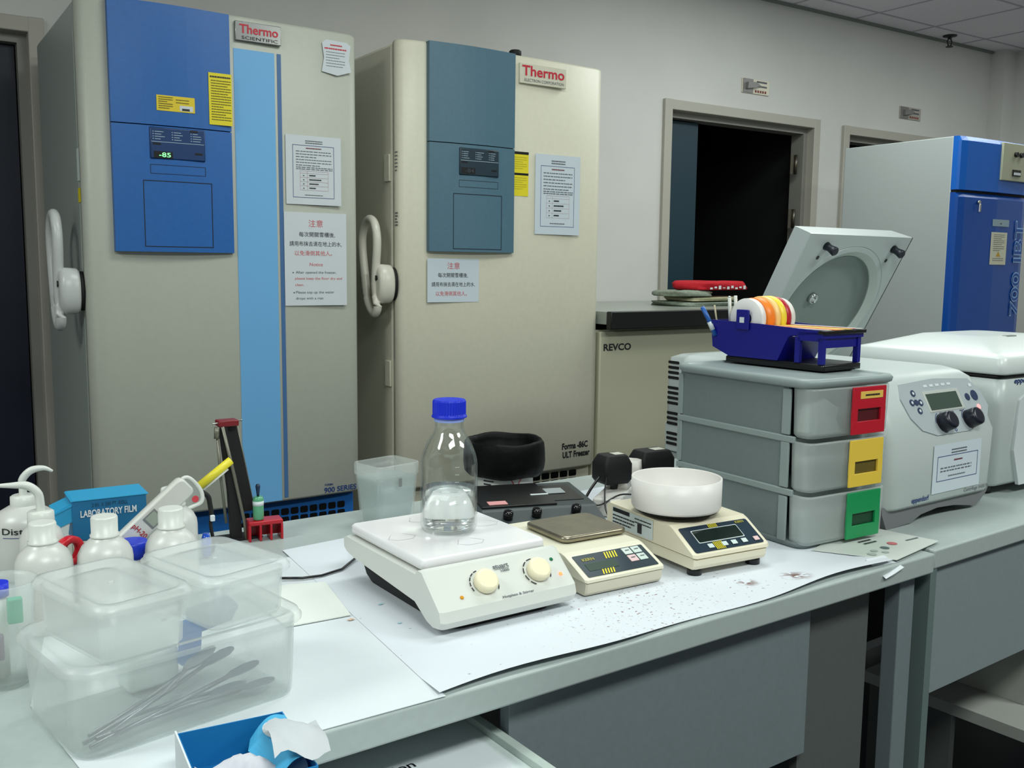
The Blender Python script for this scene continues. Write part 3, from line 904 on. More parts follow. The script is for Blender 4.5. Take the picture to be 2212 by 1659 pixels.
# magazine sheets right
t = thing('printed_sheet', 'glossy printed sheet with dots hanging at the bench edge by the drawer unit', 'leaflet', (0, 0, 0))
b = B()
b.loft([[(1.335, 1.064, BT + .003), (1.409, .948, BT + .004), (1.575, .978, BT + .004), (1.555, 1.092, BT + .003), (1.45, 1.10, BT + .003)],
        [(1.335, 1.064, BT + .0042), (1.409, .948, BT + .0052), (1.575, .978, BT + .0052), (1.555, 1.092, BT + .0042), (1.45, 1.10, BT + .0042)]], smooth=False)
b.build('sheet', mat('leaflet', (208, 214, 208), .35), t)
b = B()
def dot(x, y, rx, ry, m): b.use(m).patch((x, y, BT + .0054), X, Y, [(rx * math.cos(k * PI / 8), ry * math.sin(k * PI / 8)) for k in range(16)], .0003)
dot(1.452, 1.002, .008, .008, mat('dot_dark', (90, 110, 110), .6)); dot(1.487, 1.012, .009, .009, mat('dot_red', (200, 110, 115), .6))
dot(1.42, 1.0, .007, .006, mat('dot_grey', (165, 178, 172), .6)); dot(1.43, .985, .007, .006, mat('dot_grey', (165, 178, 172), .6)); dot(1.40, 0.99, .008, .008, mat('dot_grey', (165, 178, 172), .6))
b.use(m_inkg).dashes((0, 0, BT + .0054), X, Y, 1.525, 1.56, 1.012, .01, 1, .004); b.use(m_ink).dashes((0, 0, BT + .0054), X, Y, 1.44, 1.475, 1.05, .012, 2, .005)
b.build('print', None, t)
b = B(); b.loft([[(1.357, .972, BT + .007), (1.405, .972, BT + .007), (1.412, .9365, BT - .006), (1.385, .9355, BT - .012), (1.362, .9350, BT - .016)],
                 [(1.357, .971, BT + .008), (1.405, .971, BT + .008), (1.412, .9355, BT - .005), (1.385, .9345, BT - .012), (1.362, .9340, BT - .016)]], smooth=False)
tag(b.build('paper_scrap', m_paper), 'white paper scrap folded over the front edge of the bench', 'paper')

# ------------------------------------------------------------ hotplate stirrer
T0 = BT + .0024
ST = thing('hotplate_stirrer', 'white hotplate stirrer with two ivory dials carrying the blue-capped bottle', 'hotplate stirrer', (0.600, 1.118, T0), 1.0)
b = B(); b.rbox([(.0725, .004, .203, .004, .222, .006), (.0745, .0, .207, .0, .226, .007), (.0855, .0, .207, .0, .226, .007), (.088, .003, .204, .003, .223, .006)], 4)
pl = b.build('hotplate_top', m_whiteg, ST)
b = B().use(mat('plate_marks', (196, 192, 192), .3))
for cx, cy in ((.103, .04), (.103, .186), (.03, .113), (.176, .113)):
    O = (cx, cy, .0882)
    for (a, c) in (((-.022, 0), (-.010, .018)), ((.022, 0), (.010, .018)), ((-.022, 0), (-.012, -.012)), ((-.012, -.012), (.012, -.012)), ((.012, -.012), (.022, 0))):
        dx, dy_ = c[0] - a[0], c[1] - a[1]; l = math.hypot(dx, dy_); nx, ny = -dy_ / l * .0004, dx / l * .0004
        b.patch(O, X, Y, [(a[0] - nx, a[1] - ny), (c[0] - nx, c[1] - ny), (c[0] + nx, c[1] + ny), (a[0] + nx, a[1] + ny)], .0003)
b.build('ring_marks', None, pl)
b = B(); b.rbox([(.062, .006, .2, .008, .218, .006), (.0735, .006, .2, .008, .218, .006)], 3); b.build('plate_spacer', mat('spacer_beige', (170, 166, 146), .5), ST)
# housing: side profile extruded across x (wedge with sloping front)
sp = [(-.066, .020), (-.060, .010), (-.045, .008), (-.028, .012), (.005, .03), (.20, .042), (.225, .046), (.235, .052), (.236, .066), (.225, .070), (.004, .070), (-.004, .077), (-.014, .0765), (-.062, .034)]
b = B()
def srings():
    R = []
    for x, k in ((-.008, .96), (-.004, .99), (0, 1.0), (.207, 1.0), (.213, .99), (.217, .96)):
        cy, cz = .08, .048
        R.append([(x, cy + (y - cy) * (k * .5 + .5), cz + (z - cz) * k) for y, z in sp])
    return R
b.loft(srings(), smooth=False)
hs = b.build('housing', m_white, ST)
b = B(); b.rbox([(0, .02, .188, -.045, .21, .02), (.012, .014, .194, -.05, .215, .02), (.034, .012, .196, -.02, .222, .015)], 4); b.build('underbase', m_blackm, ST)
b = B()
for px_, py_ in ((.03, -.03), (.178, -.03), (.03, .19), (.178, .19)): pass
# front panel frame (sloping plane through the profile)
pA, pB = Vector((0, -.062, .034)), Vector((0, -.014, .0765))
V_ = (pB - pA).normalized(); U_ = X; N_ = U_.cross(V_)
# lower bulged face is below; dials sit mid panel
def knob(u, v, name, r=.0175):
    O = pA + V_ * v + Vector((u, 0, 0)) + N_ * .0004
    M = Matrix((( U_.x, V_.x, N_.x, O.x), (U_.y, V_.y, N_.y, O.y), (U_.z, V_.z, N_.z, O.z), (0, 0, 0, 1)))
    b = B(); b.xf(M); b.lathe([(.0155, 0), (.0168, .003), (r, .011), (r - .002, .014), (r - .005, .0145)], seg=32)
    return b.build('dial', m_ivory, ST)
knob(.0740, .0290, 'dial'); knob(.1635, .0305, 'dial')
b = B().use(m_ink)
for u, v, a0, a1 in ((.0740, .0290, PI * .55, PI * 1.15), (.1635, .0305, PI * .5, PI * 1.38)):
    O = pA + V_ * v + Vector((u, 0, 0))
    b.dashring(O, U_, V_, .0205, .0222, a0, a1, 5, .25, .0014)
    b.dashring(O, U_, V_, .0205, .0222, -.6, .05, 1, .02, .0014)
O = pA + V_ * .0505
b.use(m_inkg).text('stuart', O + Vector((.111, 0, 0)), U_, V_, .026, .006, 0.02, eps=.0014)
b.prect(O + Vector((.111, 0, 0)), U_, V_, -.012, .012, -.0045, -.0039, .0014)
b.text('1000', O + V_ * -.0075 + Vector((.115, 0, 0)), U_, V_, .014, .004, .02, eps=.0014)
b.text('Hotplate & Stirrer', pA + V_ * .0030 + Vector((.118, 0, 0)), U_, V_, .052, .0048, 0.02, eps=.0014)
b.build('panel_print', None, ST)
join_to(CORD, ST)
def led(u, v, m, r=.0028):
    O = pA + V_ * v + Vector((u, 0, 0))
    M = Matrix((( U_.x, V_.x, N_.x, O.x), (U_.y, V_.y, N_.y, O.y), (U_.z, V_.z, N_.z, O.z), (0, 0, 0, 1)))
    b = B(); b.xf(M); b.lathe([(r, 0), (r, .001), (r * .6, .002)], seg=16); b.build('indicator_lamp', m, ST)
led(.0324, .0160, mat('amber_lamp', (215, 150, 30), .3)); led(.197, .0455, mat('green_button', (20, 110, 70), .3)); led(.2000, .0200, mat('orange_lamp', (255, 110, 60), .3, emit=1.2))

# ------------------------------------------------------------ bottle
BO = thing('reagent_bottle', 'clear glass bottle with bright blue screw cap half full of water on the stirrer', 'bottle', (0.707, 1.232, T0 + .0883))
R = .0425
outer = [(R * .80, .0), (R * .93, .002), (R, .009), (R, .102), (R * .985, .109), (R * .93, .118), (R * .81, .131), (R * .66, .143), (R * .54, .151), (R * .50, .157), (R * .50, .172)]
inner = [(r - .0022 if r > .012 else r, max(z, .004)) for r, z in outer]
b = B(); b.lathe(outer, seg=56, cap1=False); b.lathe([(.001, .005)] + [(r - .0024, z + (.004 if i < 2 else 0)) for i, (r, z) in enumerate(outer)], seg=56, cap0=False, cap1=False)
b.build('glass_body', m_glass, BO)
m_water = bpy.data.materials.new('water'); m_water.use_nodes = True
pw = m_water.node_tree.nodes['Principled BSDF']; pw.inputs['Transmission Weight'].default_value = .92; pw.inputs['IOR'].default_value = 1.33; pw.inputs['Roughness'].default_value = .02; pw.inputs['Base Color'].default_value = (.98, 1, .99, 1)
b = B(); b.lathe([(R * .74, .0055), (R * .9, .0075), (R - .003, .012), (R - .003, .066)], seg=56); b.build('water', m_water, BO)
b = B()
prof = [(.0200, .1725), (.0262, .1725), (.0264, .1745), (.0250, .1765), (.0245, .1780), (.0245, .1965), (.0232, .1990), (.0180, .1995)]
rings = []
seg = 80
for r, z in prof:
    rings.append([((r + (.0005 * math.cos(k * PI) if .177 < z < .197 else 0)) * math.cos(2 * PI * k / seg), (r + (.0005 * math.cos(k * PI) if .177 < z < .197 else 0)) * math.sin(2 * PI * k / seg), z) for k in range(seg)])
b.loft(rings, smooth=False); cp = b.build('screw_cap', m_blueclip, BO)
B().lathe([(.0215, .166), (.0228, .167), (.0228, .172), (.0215, .1725)], seg=40).build('pouring_ring', mat('pale_blue_ring', (150, 170, 235), .3), BO)
b = B().use(mat('enamel_white', (200, 205, 200), .5))
va = math.atan2(-BO.location.y, -BO.location.x) + .35
for k in range(6):
    z = .082 + (k - 3) * .011
    for i in range(3):
        a = va - .14 + .05 * i
        b.poly([((R + .0004) * math.cos(a + q * .04), (R + .0004) * math.sin(a + q * .04), z + w_) for q, w_ in ((0, 0), (1, 0), (1, .0008), (0, .0008))])
b.build('graduation_marks', None, BO)

# ------------------------------------------------------------ balances
def slope_prism(b, x0, x1, prof, inset=0.003):
    """prof (y,z); extruded along x with softened ends"""
    cy = sum(p[0] for p in prof) / len(prof); cz = sum(p[1] for p in prof) / len(prof)
    R_ = []
    for x, k in ((x0, .97), (x0 + inset, 1), (x1 - inset, 1), (x1, .97)):
        R_.append([(x, cy + (y - cy) * k, cz + (z - cz) * k) for y, z in prof])
    b.loft(R_, smooth=False)
BA1 = thing('balance', 'small cream balance with square steel pan and yellow-striped panel beside the stirrer', 'balance', (.852, 1.080, T0), -1.5)
b = B(); slope_prism(b, 0, .147, [(0.003, .002), (0, .006), (-.002, .021), (.0, .0225), (.245, .0225), (.245, .002)]); b.build('lower_housing', mat('balance_beige', (206, 200, 180), .4), BA1)
b = B(); slope_prism(b, -.002, .149, [(-.004, .023), (-.003, .027), (.050, .050), (.06, .052), (.244, .052), (.247, .048), (.247, .023)]); b.build('upper_housing', m_cream, BA1)
pA, pB = Vector((0, -.003, .027)), Vector((0, .050, .050)); V_ = (pB - pA).normalized(); N_ = X.cross(V_)
def label_quad(par, u0, u1, v0, v1, m, name, eps=.0004):
    b = B().use(m); b.prect(pA, X, V_, u0, u1, v0, v1, eps, r=.003); return b.build(name, None, par)
b = B().use(mat('panel_teal', (28, 48, 58), .3)); b.prect(pA, X, V_, .006, .141, .005, .054, .0008, r=.002)
lb = b.build('keypad_label', None, BA1)
b = B(); b.use(m_lcd).prect(pA, X, V_, .016, .072, .017, .033, .0012); b.build('display', None, lb)
b = B().use(m_yellow)
for (u, v, n) in ((.060, .037, 5), (.034, .006, 5)):
    for k in range(n): b.patch(pA, X, V_, [(u + k * .005, v), (u + k * .005 + .0024, v), (u + k * .005 + .0064, v + .014 * (1 if v > .02 else .75)), (u + k * .005 + .004, v + .014 * (1 if v > .02 else .75))], .0014)
b.use(mat('olive_text', (170, 160, 50), .5)).text('KERN', pA + V_ * .042 + Vector((.018, 0, 0)), X, V_, .022, .006, .02, 'l', eps=.0014)
b.build('stripe_print', None, lb)
for k, (u, v, c) in enumerate(((.098, .037, (205, 215, 208)), (.116, .037, (200, 212, 206)), (.098, .020, (222, 190, 190)), (.116, .020, (196, 212, 204)))):
    O = pA + V_ * v + Vector((u, 0, 0)); M = Matrix(((1, V_.x, N_.x, O.x), (0, V_.y, N_.y, O.y), (0, V_.z, N_.z, O.z), (0, 0, 0, 1)))
    b = B(); b.xf(M); b.box(0, .0155, 0, .0145, .0006, .0022, .0006); kk = b.build('key', mat('key_%d' % k, c, .4), lb)
    b = B(); b.xf(M); b.use(m_inkg).dashes((0, 0, .0023), X, Y, .004, .012, .009, .004, 1, .002); b.build('key_print', None, kk)
b = B(); b.rbox([(.053, .030, .150, .098, .205, .01), (.0555, .026, .154, .094, .210, .014), (.0615, .026, .154, .094, .210, .014), (.064, .029, .151, .097, .207, .012)], 5)
b.build('weighing_pan', mat('worn_steel', (150, 142, 124), .3, metal=.85, noise=.12, nscale=40), BA1)
b = B(); b.rbox([(.050, .05, .13, .12, .18, .01), (.054, .05, .13, .12, .18, .01)], 3); b.build('pan_support', m_blackm, BA1)

BA2 = thing('balance', 'cream balance with dark display panel carrying the white round dish', 'balance', (1.052, 1.066, T0), -4)
m_b2 = mat('balance_ivory', (226, 218, 194), .4)
b = B(); slope_prism(b, .002, .156, [(.0, .012), (-.003, .018), (-.004, .028), (.0, .030), (.235, .030), (.235, .012)], .006); b.build('lower_housing', m_b2, BA2)
b = B(); slope_prism(b, 0, .160, [(-.006, .031), (-.004, .036), (.048, .067), (.058, .071), (.228, .073), (.236, .068), (.236, .031)], .006); b.build('upper_housing', m_b2, BA2)
for px_, py_ in ((.018, .015), (.142, .015), (.018, .215), (.142, .215)):
    B().lathe([(.012, 0), (.012, .010), (.009, .013)], (px_, py_, 0), 16).build('foot', m_black, BA2)
pA, pB = Vector((0, -.004, .036)), Vector((0, .048, .067)); V_ = (pB - pA).normalized(); N_ = X.cross(V_)
b = B().use(mat('panel_teal2', (34, 50, 64), .3)); b.prect(pA, X, V_, .007, .152, .004, .059, .0008, r=.004); lb = b.build('keypad_label', None, BA2)
b = B(); b.use(m_paperg).prect(pA, X, V_, .026, .123, .022, .050, .0012, r=.002); b.use(m_lcdd).prect(pA, X, V_, .0275, .1215, .0235, .0485, .0016, r=.002); b.build('display', None, lb)
b = B().use(m_yellow)
for (u, v, h_) in ((.067, .0505, .008), (.052, .005, .016)):
    for k in range(6): b.prect(pA, X, V_, u + k * .0033, u + k * .0033 + .0016, v, v + h_, .0014)
b.use(mat('olive_text', (170, 160, 50), .5)).text('KERN', pA + V_ * .054 + Vector((.125, 0, 0)), X, V_, .018, .005, .02, 'l', eps=.0014)
b.build('stripe_print', None, lb)
for k, (u, v) in enumerate(((.038, .009), (.067, .009), (.087, .009), (.109, .009), (.135, .009))):
    O = pA + V_ * v + Vector((u, 0, 0)); M = Matrix(((1, V_.x, N_.x, O.x), (0, V_.y, N_.y, O.y), (0, V_.z, N_.z, O.z), (0, 0, 0, 1)))
    b = B(); b.xf(M); b.box(0, .0105, 0, .0085, .0016, .003, .0004); b.build('key', mat('key_2', (222, 190, 190), .4) if k == 4 else mat('key_w', (205, 218, 216), .4), lb)
b = B(); b.use(m_paperg).prect((0, 0, 0), -Y, Z, -.215, -.10, .034, .068, .0008); b.use(m_ink).prect((0, 0, 0), -Y, Z, -.213, -.165, .060, .067, .0012); b.prect((0, 0, 0), -Y, Z, -.142, -.130, .038, .054, .0012)
b.dashes((0, 0, 0), -Y, Z, -.213, -.15, .055, .006, 3, .0025, .0012); b.dashes((0, 0, 0), -Y, Z, -.15, -.105, .062, .006, 2, .002, .0012)
b.build('type_plate', None, BA2)
b = B(); b.lathe([(.045, .073), (.045, .079), (.07, .080), (.07, .082)], (.0585, .1145, 0), 32); b.build('weighing_pan', m_blackm, BA2)
b = B()
DR = .0755
b.lathe([(DR - .006, .0), (DR - .002, .001), (DR, .005), (DR + .0005, .052), (DR - .002, .0525), (DR - .0025, .051), (DR - .003, .008), (DR - .008, .004), (.001, .004)], seg=64, cap1=True)
tag(b.build('round_dish', mat('dish_white', (226, 222, 218), .4), None, (1.118, 1.176, T0 + .0825)), 'white round plastic dish standing on the right-hand balance', 'dish')

# ------------------------------------------------------------ dark instrument with three knobs
IN = thing('slide_viewer', 'low dark grey instrument with three black knobs behind the small balance', 'instrument', (.886, 1.398, BT + .0025), -17)
prof = [(.0, .006), (-.003, .012), (.0, .020), (.060, .038), (.066, .041), (.215, .050), (.218, .046), (.218, .006)]
b = B(); slope_prism(b, 0, .225, prof, .002); b.build('housing', mat('instrument_grey', (52, 60, 62), .5), IN)
b = B(); b.box(.002, .223, .0, .21, .0, .006); b.build('base_plate', mat('maroon', (110, 50, 55), .5), IN)
pC, pD = Vector((0, .066, .041)), Vector((0, .215, .050)); V2 = (pD - pC).normalized(); N2 = X.cross(V2)
M2 = Matrix(((1, V2.x, N2.x, pC.x), (0, V2.y, N2.y, pC.y), (0, V2.z, N2.z, pC.z), (0, 0, 0, 1)))
b = B(); b.xf(M2); b.box(.004, .150, .006, .143, .0002, .004, .001); b.use(m_black)
b.build('stage_plate', m_blackm, IN)
b = B(); b.xf(M2); b.box(.150, .212, .03, .13, .0002, .0012); b.build('window', m_black, IN)
b = B(); b.xf(M2); b.box(.152, .190, .072, .104, .0014, .003, .0005); b.build('filter_slide', mat('slide_grey', (150, 158, 160), .3), IN)
b = B(); b.xf(M2); b.box(.115, .150, .060, .066, .0042, .0052); b.build('edge_strip', m_paperg, IN)
b = B(); b.xf(M2); b.box(.020, .056, .014, .034, .0042, .0052); b.build('pink_sticker', mat('pink_sticker', (214, 150, 150), .5), IN, label='pink sticker')
pA, pB = Vector((0, .0, .020)), Vector((0, .060, .038)); V_ = (pB - pA).normalized(); N_ = X.cross(V_)
for u, v in ((.043, .038), (.098, .040), (.176, .044)):
    O = pA + V_ * v + Vector((u, 0, 0)); M = Matrix(((1, V_.x, N_.x, O.x), (0, V_.y, N_.y, O.y), (0, V_.z, N_.z, O.z), (0, 0, 0, 1)))
    b = B(); b.xf(M); b.lathe([(.009, 0), (.0095, .010), (.0085, .0145), (.005, .016)], seg=20); b.build('knob', mat('gloss_black', (8, 8, 9), .15), IN)

# black bag-lined tub on carton
t = thing('round_carton', 'white round carton with printed label behind the dark instrument', 'carton', (1.105, 1.69, BT))
b = B(); b.lathe([(.062, 0), (.062, .075), (.058, .076)], seg=36); b.build('drum', mat('carton_white', (212, 214, 208), .6), t)
b = B()
def cyl_print(a0, a1, z0, z1, m, r=.0626):
    b.use(m); n = max(1, int(abs(a1 - a0) / .1))
    for i in range(n):
        p, q = a0 + (a1 - a0) * i / n, a0 + (a1 - a0) * (i + 1) / n
        b.poly([(r * math.cos(p), r * math.sin(p), z0), (r * math.cos(q), r * math.sin(q), z0), (r * math.cos(q), r * math.sin(q), z1), (r * math.cos(p), r * math.sin(p), z1)])
fa = math.atan2(-1.69, -1.105)
for k in range(3): cyl_print(fa - .75, fa - .75 + .5 - .1 * k, .048 - .007 * k, .051 - .007 * k, m_ink)
for k in range(4): cyl_print(fa - .75, fa - .4, .022 - .005 * k, .024 - .005 * k, m_inkg)
for s_ in (-1, 1):
    b.use(mat('hazard_red', (190, 60, 60), .5))
    c0 = fa + .42
    b.poly([((.063) * math.cos(c0 + s_ * q), (.063) * math.sin(c0 + s_ * q), z_) for q, z_ in ((-.22, .008), (-.18, .008), (.22, .05), (.18, .05))])
b.build('print', None, t)
b = B()
rings = []
rn = random.Random(3)
NS = 64
ph = [rn.uniform(0, 6.28) for _ in range(6)]
def wrk(a, z): return 1 + .005 * math.sin(7 * a + ph[0] + z * 30) + .006 * math.sin(19 * a + ph[1] - z * 60) + .005 * math.sin(33 * a + ph[2] + z * 80)
for r, z in ((.064, .052), (.076, .050), (.085, .060), (.087, .075), (.086, .104), (.084, .118), (.080, .124), (.074, .122), (.071, .112), (.069, .085), (.04, .082), (.003, .082)):
    rings.append([(r * wrk(2 * PI * k / NS, z) * math.cos(2 * PI * k / NS), r * wrk(2 * PI * k / NS, z) * math.sin(2 * PI * k / NS), z + .0015 * math.sin(5 * 2 * PI * k / NS + z * 60)) for k in range(NS)])
b.loft(rings)
tag(b.build('bin_bag', mat('black_bag', (4, 4, 5), .55, spec=.15, bump=.8, nscale=45), None, (1.105, 1.69, BT)), 'crumpled black plastic bag folded over the round carton', 'bag')

# translucent square tub with water
t = thing('plastic_tub', 'tall open translucent square tub of water standing left of the bottle', 'tub', (.752, 1.565, BT), 12)
def tub(t, w, d, h, taper, r, m, rim=.004, th=.0018, z0=0):
    b = B()
    L = [(0, taper, w - taper, taper, d - taper, r), (.004, taper * .9, w - taper * .9, taper * .9, d - taper * .9, r), (h - .022, taper * .12, w - taper * .12, taper * .12, d - taper * .12, r),
         (h - .022, -.001, w + .001, -.001, d + .001, r), (h - .002, -.001, w + .001, -.001, d + .001, r), (h, 0, w, 0, d, r)]
    I = [(h, th, w - th, th, d - th, r), (h - .022, th + taper * .12, w - th - taper * .12, th + taper * .12, d - th - taper * .12, r), (.004, th + taper, w - th - taper, th + taper, d - th - taper, r)]
    b.rbox([(z + z0, a, c, e, f, g) for z, a, c, e, f, g in L + I], 5)
    return b.build('tub_wall', m, t)
tub(t, .098, .082, .120, .008, .012, m_frost2)
b = B(); b.rbox([(.004, .012, .086, .012, .070, .01), (.092, .004, .094, .004, .078, .011)], 5); b.build('water', frosted('cloudy_water', (175, 195, 194), .6, trl=.5), t)
b = B(); b.box(.045, .052, -.0012, -.0004, .078, .094); b.build('tape_strip', mat('tape_strip_grey', (130, 136, 132), .5), t)

# ------------------------------------------------------------ adapters and power strip
t = thing('power_strip', 'white multi-socket power strip behind the balances', 'power strip', (1.188, 1.405, BT + .0025), 38)
b = B(); b.box(0, .30, 0, .055, 0, .036, .004); b.build('strip_body', mat('strip_white', (205, 202, 196), .5), t)
for u in (.115, .25):
    b = B(); b.rbox([(.036, u - .022, u + .022, .004, .05, .006), (.068, u - .018, u + .018, .008, .046, .006)], 3); b.build('plug', mat('plug_white', (212, 208, 202), .4), t)
def adapter(x, y, z, w, d, h, label, deg):
    t = thing('power_adapter', label, 'adapter', (x, y, z), deg, 'black plug-in power adapters')
    b = B(); b.rbox([(0, .006, w - .006, .004, d - .004, .004), (.008, 0, w, 0, d, .006), (h - .018, 0, w, 0, d, .006), (h - .002, .007, w - .007, .006, d - .006, .006), (h, .01, w - .01, .008, d - .008, .005)], 3)
    b.build('case', m_blackm, t)
    b = B().use(mat('rating_label', (200, 200, 186), .5)); b.prect((0, 0, h), X, Y, w * .50, w * .84, d * .3, d * .72, .0005); b.build('rating_label', None, t)
    b = B(); b.box(w * .45, w * .75, d * .3, d * .6, -.014, 0, .001); b.build('plug_pins', m_black, t)
    return t
AD1 = adapter(1.204, 1.470, BT + .052, .066, .055, .058, 'black power adapter with label plugged in nearer the small balance', -6)
adapter(1.384, 1.560, BT + .036, .088, .06, .050, 'black power adapter with label farther back beside the drawer unit', -4)
b = B()
def curve(P, n=8):
    out = []
    for i in range(len(P) - 1):
        p0 = P[max(i - 1, 0)]; p1 = P[i]; p2 = P[i + 1]; p3 = P[min(i + 2, len(P) - 1)]
        for j in range(n):
            t = j / n
            out.append(tuple(0.5 * (2 * p1[k] + (p2[k] - p0[k]) * t + (2 * p0[k] - 5 * p1[k] + 4 * p2[k] - p3[k]) * t * t + (3 * p1[k] - p0[k] - 3 * p2[k] + p3[k]) * t ** 3) for k in range(3)))
    out.append(P[-1]); return out
b.tube(curve([(1.19, 1.472, BT + .072), (1.16, 1.46, BT + .055), (1.13, 1.45, BT + .03), (1.10, 1.445, BT + .012), (1.08, 1.45, BT + .006)]), .0028, 8)
join_to(b.build('power_cable', m_black), AD1)
b = B()
b.tube(curve([(1.21, 1.472, BT + .073), (1.17, 1.43, BT + .05), (1.145, 1.39, BT + .02), (1.14, 1.34, BT + .004), (1.16, 1.30, BT + .004), (1.155, 1.32, BT + .012), (1.18, 1.33, BT + .006), (1.17, 1.29, BT + .004)]), .0017, 8)
b.tube(curve([(1.14, 1.46, BT + .035), (1.155, 1.43, BT + .028), (1.20, 1.42, BT + .045), (1.25, 1.42, BT + .038), (1.27, 1.40, BT + .038)]), .0017, 8)
join_to(b.build('power_cable', m_black), AD1)

# ------------------------------------------------------------ drawer unit
DU = thing('drawer_unit', 'grey three-drawer plastic unit with red, yellow and green handles', 'drawer unit', (1.316, 1.068, BT + .003), -1.5)
m_dg = mat('drawer_grey', (112, 124, 124), .5, noise=.03, nscale=120)
m_dgl = mat('drawer_grey_light', (140, 152, 151), .45)
W_, D_, H_ = .216, .330, .286
b = B()
b.rbox([(0, .004, W_ - .004, .010, D_, .02), (.006, .002, W_ - .002, .008, D_, .02), (.010, .002, W_ - .002, .008, D_, .02)], 5)
b.box(.004, .010, .05, D_ - .004, .008, H_ - .002)
b.box(W_ - .010, W_ - .004, .05, D_ - .004, .008, H_ - .002)
b.box(.010, W_ - .010, D_ - .008, D_ - .003, .008, H_ - .002)
for z in (.096, .190): b.box(.010, W_ - .010, .05, D_ - .01, z - .004, z)
b.build('carcass', m_dg, DU)
b = B()
for z in (.096, .190):
    b.box(.0, .006, .030, D_, z - .006, z + .006, .002)
for z0_ in (0.0, .096, .190):
    b.box(.000, .0045, .042, .060, z0_ + .008, z0_ + .088, .001)
    b.box(.001, .0045, D_ - .012, D_, z0_ + .008, z0_ + .088, .001)
b.build('side_ribs', m_dgl, DU)
b = B(); b.rbox([(H_ - .004, -.002, W_ + .002, .0, D_ + .002, .026), (H_, -.008, W_ + .012, -.006, D_ + .006, .030), (H_ + .007, -.010, W_ + .014, -.008, D_ + .008, .032), (H_ + .012, -.006, W_ + .010, -.004, D_ + .004, .030), (H_ + .012, .004, W_ - .0, .008, D_ - .006, .024), (H_ + .009, .006, W_ - .002, .010, D_ - .008, .022)], 6)
b.build('lid', m_dgl, DU)
m_df = frosted('drawer_front', (232, 240, 238), .68, gloss=.035, trl=.25)
for k, (z0_, c, nm) in enumerate(((.194, (190, 16, 40), 'red'), (.100, (232, 196, 70), 'yellow'), (.006, (14, 142, 80), 'green'))):
    b = B(); zz = z0_
    b.rbox([(zz + .001, .007, W_ - .007, .001, .040, .015), (zz + .006, .003, W_ - .003, -.003, .044, .018), (zz + .084, .001, W_ - .001, -.005, .046, .019), (zz + .088, .002, W_ - .002, -.004, .046, .019),
            (zz + .088, .005, W_ - .005, -.001, .043, .016), (zz + .006, .007, W_ - .007, .001, .041, .015)], 5)
    dr = b.build('drawer', m_df, DU)
    mh = mat('handle_' + nm, c, .4)
    b = B()
    x0_, x1_ = .098, .186; y0_ = -.0120
    za, zb = zz + .003, zz + .087
    hz0, hz1 = zz + .026, zz + .048
    b.box(x0_, x1_, y0_, y0_ + .004, za, hz0 , .0008); b.box(x0_, x1_, y0_, y0_ + .004, hz1, zb, .0008)
    b.box(x0_, x0_ + .013, y0_ + .0001, y0_ + .0039, hz0 - .001, hz1 + .001); b.box(x1_ - .013, x1_, y0_ + .0001, y0_ + .0039, hz0 - .001, hz1 + .001)
    hd = b.build('handle_plate', mh, dr, label=nm + ' handle plate with oval finger hole')
    mdk = mat('recess_' + nm, tuple(int(v * .42) for v in c), .5)
    b = B(); b.box(x0_ + .010, x1_ - .010, y0_ + .0042, y0_ + .008, hz0 - .003, hz1 + .003); b.build('finger_recess', mdk, hd)
    if nm == 'red':
        b = B(); b.box(x0_ + .018, x1_ - .010, y0_ - .001, y0_, zz + .066, zz + .079, .0004); s_ = b.build('name_tag', mat('tag_orange', (232, 190, 90), .5), hd)
        b = B().use(m_ink); b.dashes((0, y0_ - .001, 0), X, Z, x0_ + .03, x1_ - .02, zz + .074, .01, 1, .003); b.build('tag_print', None, s_)
b = B(); b.prism([(.02, .202), (.09, .215), (.10, .24), (.06, .262), (.03, .25)], lambda u, v, q: (u, q, v), .02, .05); b.prism([(.03, .2), (.1, .2), (.08, .228), (.04, .222)], lambda u, v, q: (u, q, v), .012, .045)
o = b.build('crumpled_bag', mat('white_film', (215, 222, 220), .4)); o.location = DU.location; o.rotation_euler = DU.rotation_euler
tag(o, 'crumpled white plastic bag seen inside the top drawer with the red handle', 'bag')

# ------------------------------------------------------------ tape dispenser
TZ = BT + .003 + H_ + .0125
TD = thing('tape_dispenser', 'dark blue multi-roll tape dispenser on a black base, on the drawer unit', 'tape dispenser', (1.445, 1.145, TZ), 3)
m_db = mat('dispenser_blue', (8, 12, 124), .35)
m_dk = mat('dispenser_black', (5, 5, 8), .3)
WD = .118
b = B(); b.rbox([(0, 0, WD, 0, .235, .006), (.010, 0, WD, 0, .235, .006), (.012, .002, WD - .002, .002, .233, .005)], 3); b.build('base', m_dk, TD)
# side cheeks: profile in (y,z); y runs from front (0) to back (.27)
def cheek(x0, x1, m, name):
    b = B()
    P = [(.105, .012), (.225, .012), (.268, .028), (.275, .082), (.155, .080), (.0, .0735), (.0, .069), (.075, .062), (.082, .058)]
    b.prism(P, lambda u, v, q: (q, u, v), x0, x1)
    return b.build(name, m, TD)
cheek(.0, .004, m_db, 'side_cheek'); cheek(WD - .004, WD, m_db, 'side_cheek')
b = B(); b.prism([(.225, .012), (.268, .028), (.275, .082), (.271, .082), (.264, .030), (.225, .016)], lambda u, v, q: (q, u, v), .004, WD - .004)
b.build('trough', m_db, TD)
b = B(); b.prism([(.105, .012), (.082, .058), (.086, .060), (.109, .014)], lambda u, v, q: (q, u, v), .004, WD - .004); b.build('front_plate', m_db, TD)
b = B()
for a in (.0, WD - .010): b.box(a, a + .010, .004, .014, .012, .072)
b.box(-.004, WD + .004, .002, .012, .060, .069); b.box(.010, WD - .010, .006, .011, .042, .06)
